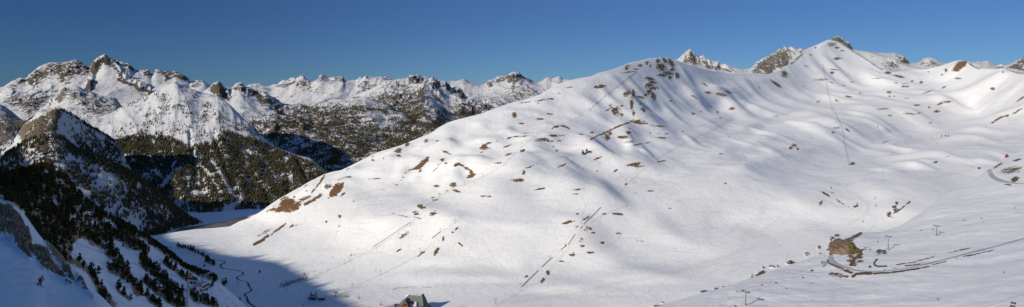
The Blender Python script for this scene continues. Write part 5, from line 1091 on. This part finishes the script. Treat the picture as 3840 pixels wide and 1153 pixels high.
# A-frame hut
g = Vector(ground('hill' if False else 'near_slope', 3776, 571)); hs = thing('mountain_hut', g, 'tiny rust red steep roofed hut above the upper road at right', 'hut')
s_ = g.y/F; W, Hh = 9*s_, 13*s_
m = MB(); m.add([(-W/2, -W/2, 0), (W/2, -W/2, 0), (0, -W/2, Hh), (-W/2, W/2, 0), (W/2, W/2, 0), (0, W/2, Hh)], [(0, 1, 2), (3, 5, 4)]); m.obj('gable_wall', rust, hs)
m = MB(); m.add([(-W*.58, -W*.55, -.2), (0, -W*.55, Hh*1.02), (0, W*.55, Hh*1.02), (-W*.58, W*.55, -.2), (W*.58, -W*.55, -.2), (W*.58, W*.55, -.2)], [(0, 1, 2, 3), (1, 4, 5, 2)]); m.obj('roof', plain('red_roof', (.2, .06, .045), .8), hs)
m = MB(); m.box((0, -W/2-.04, Hh*.17), (W*.22, .06, Hh*.34)); m.obj('door', wood, hs)

# ================================================================== drag lift pylons
def pylon_thing(loc, H, label, group):
    t = thing('drag_lift_pylon', loc, label, 'lift pylon', group)
    m = MB(); m.tube((0, 0, -.6), (0, 0, 8), .2, .14, 8); m.obj('mast', dark_steel, t)
    m = MB(); m.tube((0, 0, .1), (0, 0, 2.3), .36, .36, 10); m.obj('pad', plain('orange_pad', (.5, .14, .05), .7), t)
    m = MB(); m.box((0, 0, 7.6), (3.0, .2, .25)); m.tube((0, 0, 6.4), (1.2, 0, 7.5), .07, n=5); m.tube((0, 0, 6.4), (-1.2, 0, 7.5), .07, n=5); m.obj('crossarm', dark_steel, t)
    for s in (-1, 1):
        m = MB(); m.box((s*1.45, 0, 7.35), (.12, 1.6, .16)); [m.wheel((s*1.45, q, 7.2), (1, 0, 0), .24, .1, 8) for q in (-.6, 0, .6)]; m.obj('sheave', dark_steel, t)
    return t
py0 = pylon_thing((0, 0, 0), 8, 'x', 'x')
py_used = False
lines = [
 ('on the left drag lift line that climbs from the shadow edge', 'pylons of the left drag lift', 'hill', [(1180,1035),(1291,991),(1410,933),(1537,850),(1646,749),(1741,697),(1810,664),(1889,621),(1957,551),(2000,518),(2050,484)]),
 ('on the drag lift line rising left of the chalet', 'pylons of the chalet drag lift', 'hill', [(1320,1083),(1427,1032),(1575,947),(1651,872),(1706,838)]),
 ('beside the long snow fences right of the chalet', 'pylons along the snow fences', 'hill', [(1858,1140),(1951,1082),(2060,977),(2181,852),(2346,684),(2438,613),(2567,538),(2618,509),(2651,500),(2741,449)]),
 ('on the lift line up the left side of the middle summit', 'pylons below the middle summit', 'hill', [(2124,444),(2171,439),(2209,418),(2342,317),(2436,261)]),
 ('on the straight lift line up to the highest snowy summit', 'pylons of the upper right lift', 'hill', [(3180,593),(3168,546),(3157,481),(3143,456),(3135,437),(3122,415),(3111,379),(3107,360),(3102,334),(3098,315),(3094,289),(3090,266),(3085,244)])]
pyl = []
for desc, grp, hill, pts in lines:
    for i_, (a, b) in enumerate(pts):
        gp = Vector(ground(hill, a, b)); q = pts[min(i_+1, len(pts)-1)]; p_ = pts[max(i_-1, 0)]
        d = Vector(ground(hill, *q))-Vector(ground(hill, *p_)); rz = math.atan2(d.y, d.x)-math.pi/2
        lab = (ORD[i_]+' slim pylon '+desc) if i_ < len(pts)-1 else ('topmost slim pylon '+desc)
        if not py_used: t = py0; t.location = gp; t.rotation_euler = (0, 0, rz); t['label'] = lab; t['group'] = grp; py_used = True
        else: t = copy_tree(py0, gp, lab, grp, rz)
        pyl.append((t, grp, gp, rz))
for a, b, lab in ((1074, 1101, 'slim dark pylon standing alone in the shade below the skier crowd'), (892, 1067, 'slim pale pylon beside the winding stream in the shade')):
    t = copy_tree(py0, Vector(ground('hill', a, b)), lab, None, .6)
    if 'group' in t: del t['group']
for grp in dict.fromkeys(x[1] for x in pyl):
    hs = [(x[2], x[3]) for x in pyl if x[1] == grp]
    pts = [h+Vector((0, 0, 7.1)) for h, r in hs]
    tag(MB().path(pts, .035, 4).obj('lift_cable', rope_m), 'thin cable strung over the '+grp, 'cable')

# ================================================================== snow lances with red pads
def lance(loc, label):
    t = thing('snow_lance', loc, label, 'snow lance', 'red padded snow lances')
    m = MB(); m.tube((0, 0, -.3), (.35, 0, 3.0), .75, .5, 10); m.box((-.55, -.1, 1.0), (.3, .9, 1.8)); m.obj('pad', red, t)
    m = MB(); m.tube((.3, 0, 2.6), (2.2, 0, 8.5), .09, .05, 6); m.obj('pole', dark_steel, t); return t
L0 = None
for a, b, hill, lab in [(3282,745,'hill','red snow lance highest in the right hand valley'),(3284,774,'hill','red snow lance second from the top in the right hand valley'),(3236,834,'hill','red snow lance in the valley above the mossy rock bluff'),(3183,892,'hill','red snow lance just behind the mossy rock bluff'),(3764,1025,'near_slope','red snow lance on open snow near the right edge'),(3517,1126,'near_slope','red snow lance low on the groomed slope near the bottom edge'),(2764,1096,'near_slope','red snow lance just left of the tall bottom lift tower'),(2856,1073,'near_slope','flat red snow lance right of the tall bottom lift tower'),(1345,1121,'hill','red snow lance between shadow edge and chalet'),(1427,1146,'hill','red snow lance nearest the chalet terrace'),(1271,852,'hill','red snow lance alone high on the smooth left slope'),(1142,1032,'hill','red snow lance at the shadow edge by the crowd'),(1316,960,'hill','red snow lance among scattered skiers on the left slope'),(2120,924,'hill','red snow lance at the gap between the snow fences'),(1326,758,'hill','red snow lance far up near the brown patched nose')]:
    gp = Vector(ground(hill, a, b)); sc_ = max(.8, min(1.5, 14*gp.y/F/3.4))*(.62 if hill == 'near_slope' else .8)
    if L0 is None: L0 = lance(gp, lab); L0.scale = (sc_,)*3
    else: copy_tree(L0, gp, lab, None, random.uniform(-.6, .6), sc_)

# ================================================================== snow fences
fence_wood = plain('fence_wood', (.15, .125, .10), .9, 0, .3, 2)
def fence(a, b, label, hgt=1.6):
    n = 10; pp = [Vector(ground('hill', a[0]+(b[0]-a[0])*t/n, a[1]+(b[1]-a[1])*t/n)) for t in range(n+1)]
    t0_ = thing('snow_fence', pp[0], label, 'snow fence', 'wooden snow fences beside the lift line'); o_ = pp[0]
    m = MB()
    for q in range(5):
        for p, r in zip(pp[:-1], pp[1:]):
            up_ = Vector((0, 0, .45+q*(hgt-.5)/4)); m.tube(p-o_+up_, r-o_+up_, hgt*.07, n=4)
    m.obj('slats', fence_wood, t0_)
    m = MB()
    for p in pp:
        m.tube(p-o_-Vector((0, 0, .4)), p-o_+Vector((0, 0, hgt)), .14, n=5)
    m.obj('posts', wood, t0_)['kind'] = 'stuff'
for i_, (a, b) in enumerate([((1956,1077),(2019,1016)),((2031,1004),(2070,968)),((2103,939),(2123,925)),((2130,920),(2157,881)),((2176,860),(2183,853)),((2188,843),(2234,800)),((2236,797),(2253,780))]):
    fence(a, b, (ORD[i_] if i_ < 6 else 'topmost')+' dark wooden snow fence in the slanting row right of the chalet')
fence((1399,929), (1539,835), 'long thin snow fence on the slope above the shadow edge', 1.1)
fence((1621,896), (1650,873), 'short dark snow fence above the chalet', 1.8)
fence((2209,414), (2300,338), 'lower thin fence on the bright slope below the middle summit', 1.1)
fence((2302,336), (2389,270), 'upper thin fence on the bright slope below the middle summit', 1.1)
# low snow covered wall behind the chalet
m = MB(); pp = [Vector(ground('hill', a, b)) for a, b in ((1472,1088),(1490,1081),(1510,1081),(1540,1077),(1580,1076),(1600,1078),(1630,1079),(1648,1073))]
for i_, (p, q) in enumerate(zip(pp[:-1], pp[1:])): m.tube(p+Vector((0, 0, .1)), p.lerp(q, .55 if i_ % 2 else .9)+Vector((0, 0, .1)), .5 if i_ in (0, 1, 5) else .28, n=6)
tag(m.obj('low_wall', wood), 'low dark snow capped wall on the slope behind the chalet', 'wall')

# ================================================================== lone trees and bushes
def lone(sx_, sy_, hill, hpx, label, k=None, w=1.0, group=None):
    gp = Vector(ground(hill, sx_, sy_)); pine(gp, hpx*gp.y/F, label, group, k, w)
lone(2186, 580, 'hill', 17, 'left bush of the dark pair in the middle of the ski hill', 1, 1.3); lone(2200, 576, 'hill', 18, 'right bush of the dark pair in the middle of the ski hill', 2, 1.2)
lone(1437, 598, 'hill', 8, 'tiny lone dark tree on the upper left flank of the ski hill', 3); lone(1424, 607, 'hill', 4, 'tiniest bush below the lone tree on the upper left flank', 3)
lone(974, 1027, 'hill', 15, 'lone dark bush right of the stream in the shade', 4); lone(766, 1004, 'hill', 14, 'lone dark tree below the tree lined bank in the shade', 5)
lone(2265, 500, 'hill', 9, 'small dark bush on the ridge left of the brown crest', 6, 1.3); lone(3173, 900, 'near_slope', 8, 'small dark shrub on top of the mossy rock bluff', 6)
lone(2916, 1003, 'hill', 11, 'dark shrub on the stream bank left of the road bend', 2); lone(2017, 390, 'hill', 6, 'dark dot of a bush on the upper left snow dome', 1, 1.2)
lone(835, 1066, 'hill', 20, 'left tree of the pair right of the lift tower boom', 0); lone(846, 1068, 'hill', 26, 'right tree of the pair right of the lift tower boom', 7)
bank = [(1700,172),(1780,170),(1805,168),(1830,172),(1855,176),(1880,184),(1905,196),(1930,205),(1955,216),(1980,228),(2005,244),(2030,258),(2055,272),(2080,290),(2100,304),(2120,318),(2140,334),(2060,300),(2090,330),(2125,345),(2075,316)]
for i_, (a, b) in enumerate(bank):
    p_ = Kd.p([(a, b+14)])[0]
    if i_ == 0: lone(p_[0], p_[1], 'hill', 9, 'small dark tree left of the tree lined bank on the valley floor')
    else: lone(p_[0], p_[1], 'hill', rng.uniform(14, 24), 'dark pine in the row along the low bank on the valley floor', None, 1.2, 'pines along the low bank')

# ================================================================== skiers
def skin_body(name, verts, edges, radii, mat, levels=1):
    me = bpy.data.meshes.new(name); me.from_pydata(verts, edges, []); me.update()
    o = bpy.data.objects.new(name, me); C.objects.link(o)
    o.modifiers.new('s', 'SKIN'); sd = o.modifiers.new('u', 'SUBSURF'); sd.levels = levels
    for v, r in zip(me.skin_vertices[0].data, radii): v.radius = (r, r)
    me.skin_vertices[0].data[0].use_root = True
    bpy.context.view_layer.update(); dg = bpy.context.evaluated_depsgraph_get()
    m2 = bpy.data.meshes.new_from_object(o.evaluated_get(dg)); m2.materials.clear(); m2.materials.append(mat)
    m2.polygons.foreach_set('use_smooth', np.ones(len(m2.polygons), bool)); bpy.data.objects.remove(o); return m2
# standing in the skis with bent knees, skis along +x (downhill), looking along +x; feet at z = 0.12
J = dict(pel=(-.02,0,.93,.14), wa=(-.01,0,1.07,.135), chest=(.06,0,1.28,.155), nk=(.10,0,1.47,.06), hd=(.13,0,1.58,.09), hd2=(.14,0,1.70,.085),
 hipL=(-.02,.11,.88,.105), kneL=(.10,.13,.52,.075), ankL=(-.06,.14,.2,.06), toeL=(.12,.14,.13,.05), hipR=(-.02,-.11,.88,.105), kneR=(.0,-.17,.50,.075), ankR=(-.18,-.17,.2,.06), toeR=(.0,-.17,.13,.05),
 shL=(.07,.19,1.41,.065), elL=(.10,.32,1.16,.048), wrL=(.30,.30,1.02,.034), haL=(.37,.29,1.0,.036), shR=(.05,-.19,1.41,.065), elR=(-.12,-.33,1.20,.048), wrR=(.03,-.36,1.02,.034), haR=(.10,-.36,.98,.036))
E_ = [('pel','wa'),('wa','chest'),('chest','nk'),('nk','hd'),('hd','hd2'),('pel','hipL'),('hipL','kneL'),('kneL','ankL'),('ankL','toeL'),('pel','hipR'),('hipR','kneR'),('kneR','ankR'),('ankR','toeR'),('chest','shL'),('shL','elL'),('elL','wrL'),('wrL','haL'),('chest','shR'),('shR','elR'),('elR','wrR'),('wrR','haR')]
for s, h in (('L', J['haL']), ('R', J['haR'])):            # gloved fingers curled about the pole grip
    for q in range(4):
        J['f%s%da' % (s, q)] = (h[0]+.05, h[1]+.02, h[2]+.03-.02*q, .011); J['f%s%db' % (s, q)] = (h[0]+.05, h[1]-.03, h[2]+.03-.021*q, .010)
        E_ += [('ha'+s, 'f%s%da' % (s, q)), ('f%s%da' % (s, q), 'f%s%db' % (s, q))]
    J['t%s' % s] = (h[0]+.02, h[1]-.045, h[2]+.03, .012); E_.append(('ha'+s, 't%s' % s))
ks = list(J); body_me = skin_body('body', [J[a][:3] for a in ks], [(ks.index(a), ks.index(b)) for a, b in E_], [J[a][3] for a in ks], skin)
def sub(keys, edges, grow, mat, name):
    return skin_body(name, [J[a][:3] for a in keys], [(keys.index(a), keys.index(b)) for a, b in edges], [J[a][3]+grow for a in keys], mat)
jk = ['chest','wa','pel','shL','elL','wrL','shR','elR','wrR']; jacket_me = sub(jk, [('pel','wa'),('wa','chest'),('chest','shL'),('shL','elL'),('elL','wrL'),('chest','shR'),('shR','elR'),('elR','wrR')], .028, redj, 'jacket')
tk = ['pel','hipL','kneL','ankL','hipR','kneR','ankR']; trouser_me = sub(tk, [('pel','hipL'),('hipL','kneL'),('kneL','ankL'),('pel','hipR'),('hipR','kneR'),('kneR','ankR')], .022, black, 'trousers')
def ball(m, c, r, n=10, zc=None):
    V = []; Fc = []
    for i in range(n//2+1):
        for j in range(n):
            a = math.pi*i/(n//2); b = 2*math.pi*j/n; V.append((c[0]+r[0]*math.sin(a)*math.cos(b), c[1]+r[1]*math.sin(a)*math.sin(b), c[2]+r[2]*math.cos(a)))
    for i in range(n//2):
        for j in range(n): Fc.append((i*n+j, i*n+(j+1) % n, (i+1)*n+(j+1) % n, (i+1)*n+j))
    m.add(V, Fc)
m = MB(); ball(m, (.12, 0, 1.70), (.135, .115, .10)); helmet_me = m.mesh('helmet', black)
m = MB(); m.box((.215, 0, 1.66), (.05, .16, .06)); gog_me = m.mesh('goggles', glassd)
m = MB(); ball(m, (.235, 0, 1.615), (.022, .016, .025), 6); nose_me = m.mesh('nose', skin)
boots = []
for s, x0, y0 in ((1, -.06, .14), (-1, -.18, -.17)):
    m = MB(); m.box((x0+.05, y0, .13), (.30, .12, .12)); m.tube((x0-.02, y0, .12), (x0+.03, y0, .40), .085, .08, 8); boots.append(m.mesh('ski_boot', plain('boot_grey', (.10, .10, .09), .5)))
skis = []
for x0, y0 in ((.0, .14), (-.12, -.17)):
    m = MB(); m.box((x0+.05, y0, .045), (1.55, .08, .025)); m.box((x0+.92, y0, .075), (.22, .075, .02), 0, 0, -.35); skis.append(m.mesh('ski', dark_steel))
poles = []
for s, h in ((1, J['haL']), (-1, J['haR'])):
    m = MB(); m.tube((h[0]+.035, h[1], h[2]+.08), (h[0]-.55, h[1]+s*.12, .28), .012, n=6); m.wheel((h[0]-.5, h[1]+s*.11, .34), (-.6, .1, -.7), .045, .01, 8); poles.append(m.mesh('ski_pole', dark_steel))
gp = Vector(ground('pine_slope', 148, 1072)); sk_ = 43*gp.y/F/1.82
p = thing('person', gp, 'skier in red jacket and black trousers sliding across the shaded piste', 'person', None, -.32); p.scale = (sk_,)*3
p.rotation_euler = (0, .30, -.32)
for nm, me_ in [('body', body_me), ('jacket', jacket_me), ('trousers', trouser_me), ('helmet', helmet_me), ('goggles', gog_me), ('ski_boot', boots[0]), ('ski_boot', boots[1]), ('ski', skis[0]), ('ski', skis[1]), ('ski_pole', poles[0]), ('ski_pole', poles[1])]:
    o = bpy.data.objects.new(nm, me_); C.objects.link(o); o.parent = p
# far skiers: one small figure each
dk = []
for q, jm in enumerate((black, bluej, redj, plain('grey_jacket', (.12, .12, .13), .8))):
    bm_ = bpy.data.meshes.new('person'); V = []; Fc = []; mi = []
    for me_, mid in ((body_me, 0), (jacket_me, 1), (trouser_me, 0), (helmet_me, 0), (skis[0], 0), (skis[1], 0)):
        b = len(V); V += [tuple(v.co) for v in me_.vertices]
        for pl in me_.polygons: Fc.append(tuple(i+b for i in pl.vertices)); mi.append(mid)
    bm_.from_pydata(V, [], Fc); bm_.materials.append(black); bm_.materials.append(jm); bm_.polygons.foreach_set('material_index', mi); bm_.update(); dk.append(bm_)
def far_skier(sx_, sy_, hill, label, hpx=6.0):
    gp = Vector(ground(hill, sx_, sy_)); o = bpy.data.objects.new('person', random.choice(dk)); C.objects.link(o); o.location = gp
    s = max(1.0, min(1.25, hpx*gp.y/F/1.8)); o.scale = (s, s, s); o.rotation_euler = (0, 0, random.uniform(0, 6.28)); tag(o, label, 'person', 'small skiers on the slopes')
for a, b, lab in [(1275,937,'skier above the red snow lance on the left slope'),(1344,938,'skier right of the red snow lance on the left slope'),(1246,967,'skier left of the red snow lance on the left slope'),(1308,968,'upper skier of two beside the second left lift pylon'),(1312,977,'lower skier of two beside the second left lift pylon'),(1331,960,'skier right beside the red snow lance on the left slope'),(1327,1007,'upper of two skiers one above the other on the left slope'),(1327,1017,'lower of two skiers one above the other on the left slope'),(1408,1015,'skier left of the second chalet drag lift pylon'),(1228,1014,'skier following the left drag lift track'),(1495,878,'skier below the long thin snow fence'),(1462,900,'skier beside the lower end of the long thin snow fence'),(1200,1134,'skier in the shade right under the dark lift station'),(1255,1136,'skier just inside the shadow edge by the drag lift base'),(1139,1147,'skier lowest in the shade at the bottom edge'),(1127,1095,'skier in the shade between crowd and dark lift station'),(1179,684,'first of three skiers near the forest edge of the nose'),(1184,681,'middle of three skiers near the forest edge of the nose'),(1188,678,'last of three skiers near the forest edge of the nose'),(1903,688,'upper skier of the pair on the middle left slope'),(1898,697,'lower skier of the pair on the middle left slope'),(1536,691,'lone skier in the smooth hollow on the left flank'),(2860,603,'lone skier on the wide bench right of centre'),(2725,790,'lone skier by the small brown tuft on the big face'),(2862,794,'lone skier in the smooth gully of the big face')]:
    far_skier(a, b, 'hill', lab)
for a, b, lab in [(3278,695,'left skier of the pair on the upper valley flat'),(3290,696,'right skier of the pair on the upper valley flat'),(3306,730,'skier at the end of the valley track line'),(3222,860,'left skier of the group behind the mossy bluff'),(3232,854,'upper skier of the group behind the mossy bluff'),(3238,864,'right skier of the group behind the mossy bluff'),(3360,490,'left skier of the group high in the bowl'),(3372,489,'middle skier of the group high in the bowl'),(3378,488,'right skier of the group high in the bowl')]:
    far_skier(a, b, 'hill', lab)
for a, b, lab in [(2956,1027,'skier on the groomed slope left of the road bend'),(3033,984,'skier near the stream bank left of the road bend'),(3094,963,'skier just below the road bend'),(3530,720,'skier on the groomed ridge above the towers'),(3175,998,'skier on the road below the rock bluff'),(3218,1010,'walker on the road right of the rock bluff')]:
    far_skier(a, b, 'near_slope', lab, 5)
# crowds
low_me = MB(); low_me.tube((0, 0, 0), (0, 0, .9), .16, .2, 6); low_me.tube((0, 0, .85), (0, 0, 1.45), .24, .2, 6); low_me.tube((.2, 0, 1.35), (.3, .1, .8), .08, n=5); low_me.tube((-.2, 0, 1.35), (-.3, .1, .8), .08, n=5); ball(low_me, (0, 0, 1.65), (.13, .13, .15), 6)
TV = np.array(low_me.V); TT = []
for f in low_me.Fc:
    for q in range(1, len(f)-1): TT.append((f[0], f[q], f[q+1]))
TT = np.array(TT)
crowd_mat = foliage_mat('crowd_clothes', (.012, .013, .018), (.06, .03, .03))
def crowd(lst, label, name='skier_crowd'):
    pts = np.array([ground('hill', a, b) for a, b in lst]); o = merge([TV], pts, np.full(len(pts), 1.15), name, crowd_mat, label, 'crowd', 0, .1) if False else None
    V = []; T = []; tint = []
    for i, p_ in enumerate(pts):
        a = random.uniform(0, 6.28); R_ = np.array([[math.cos(a), -math.sin(a), 0], [math.sin(a), math.cos(a), 0], [0, 0, 1]]); V.append(TV @ R_.T*1.1+p_); T.append(TT+i*len(TV)); tint += [random.random()]*len(TV)
    o = mesh_np(name, np.concatenate(V), np.concatenate(T), crowd_mat, dict(tint=np.array(tint)), smooth=False); o['kind'] = 'stuff'; o['label'] = label; o['category'] = 'crowd'
lst = []
while len(lst) < 210:
    t = random.random(); a = 1052+t*100; b = 1074-t*34
    if t < .55: lst.append((a+random.gauss(0, 5), b+random.gauss(2, 4.5)))
    else: lst.append((a+random.gauss(0, 5), b+random.gauss(0, 5)))
crowd(lst, 'dense queue of dark clad skiers on the snow at the shadow edge')
crowd([(random.uniform(1478, 1509), random.uniform(1143, 1153)) for _ in range(90)], 'packed crowd on the terrace left of the orange chalet gable')
# ================================================================== camera, sun and sky
cam = bpy.data.cameras.new('camera'); co_ = bpy.data.objects.new('camera', cam); C.objects.link(co_)
cam.sensor_width = 36; cam.lens = 36*F/3840; cam.shift_y = -(576.5-HY)/3840; cam.clip_start = .5; cam.clip_end = 60000
co_.rotation_euler = (math.pi/2, 0, 0); bpy.context.scene.camera = co_
sun = bpy.data.lights.new('sun', 'SUN'); so = bpy.data.objects.new('sun', sun); C.objects.link(so)
sun.energy = 4.3; sun.angle = math.radians(.53); sun.color = (1, .93, .80)
from mathutils import Vector
d_ = Vector((Lh[0], Lh[1], TE)).normalized(); so.rotation_euler = d_.to_track_quat('Z', 'Y').to_euler(); so.location = (-300, -300, 600)
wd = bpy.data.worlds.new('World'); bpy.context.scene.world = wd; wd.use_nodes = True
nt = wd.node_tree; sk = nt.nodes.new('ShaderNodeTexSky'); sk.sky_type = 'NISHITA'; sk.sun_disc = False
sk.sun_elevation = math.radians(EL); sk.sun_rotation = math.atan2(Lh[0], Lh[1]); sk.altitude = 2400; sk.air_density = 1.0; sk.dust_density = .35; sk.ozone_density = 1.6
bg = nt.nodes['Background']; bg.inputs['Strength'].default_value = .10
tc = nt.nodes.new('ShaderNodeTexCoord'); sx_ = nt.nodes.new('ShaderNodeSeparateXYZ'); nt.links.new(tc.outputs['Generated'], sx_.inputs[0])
up_ = step_(nt, sx_.outputs['Z'], .10, .62)          # low sky tinted deep blue; unseen overhead tinted brighter, added fill for the shade
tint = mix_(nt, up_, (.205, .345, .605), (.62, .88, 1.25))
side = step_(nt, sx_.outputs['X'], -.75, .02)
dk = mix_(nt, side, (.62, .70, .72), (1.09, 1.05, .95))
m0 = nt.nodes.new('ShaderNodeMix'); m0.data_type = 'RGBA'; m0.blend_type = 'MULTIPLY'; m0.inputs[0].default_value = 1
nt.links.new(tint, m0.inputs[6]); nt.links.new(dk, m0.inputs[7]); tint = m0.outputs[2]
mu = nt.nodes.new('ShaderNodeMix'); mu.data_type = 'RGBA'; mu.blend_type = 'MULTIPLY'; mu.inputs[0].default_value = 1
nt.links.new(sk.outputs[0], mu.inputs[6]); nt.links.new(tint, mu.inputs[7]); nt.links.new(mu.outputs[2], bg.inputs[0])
sc = bpy.context.scene
sc.view_settings.view_transform = 'Standard'; sc.view_settings.look = 'None'; sc.view_settings.exposure = 0
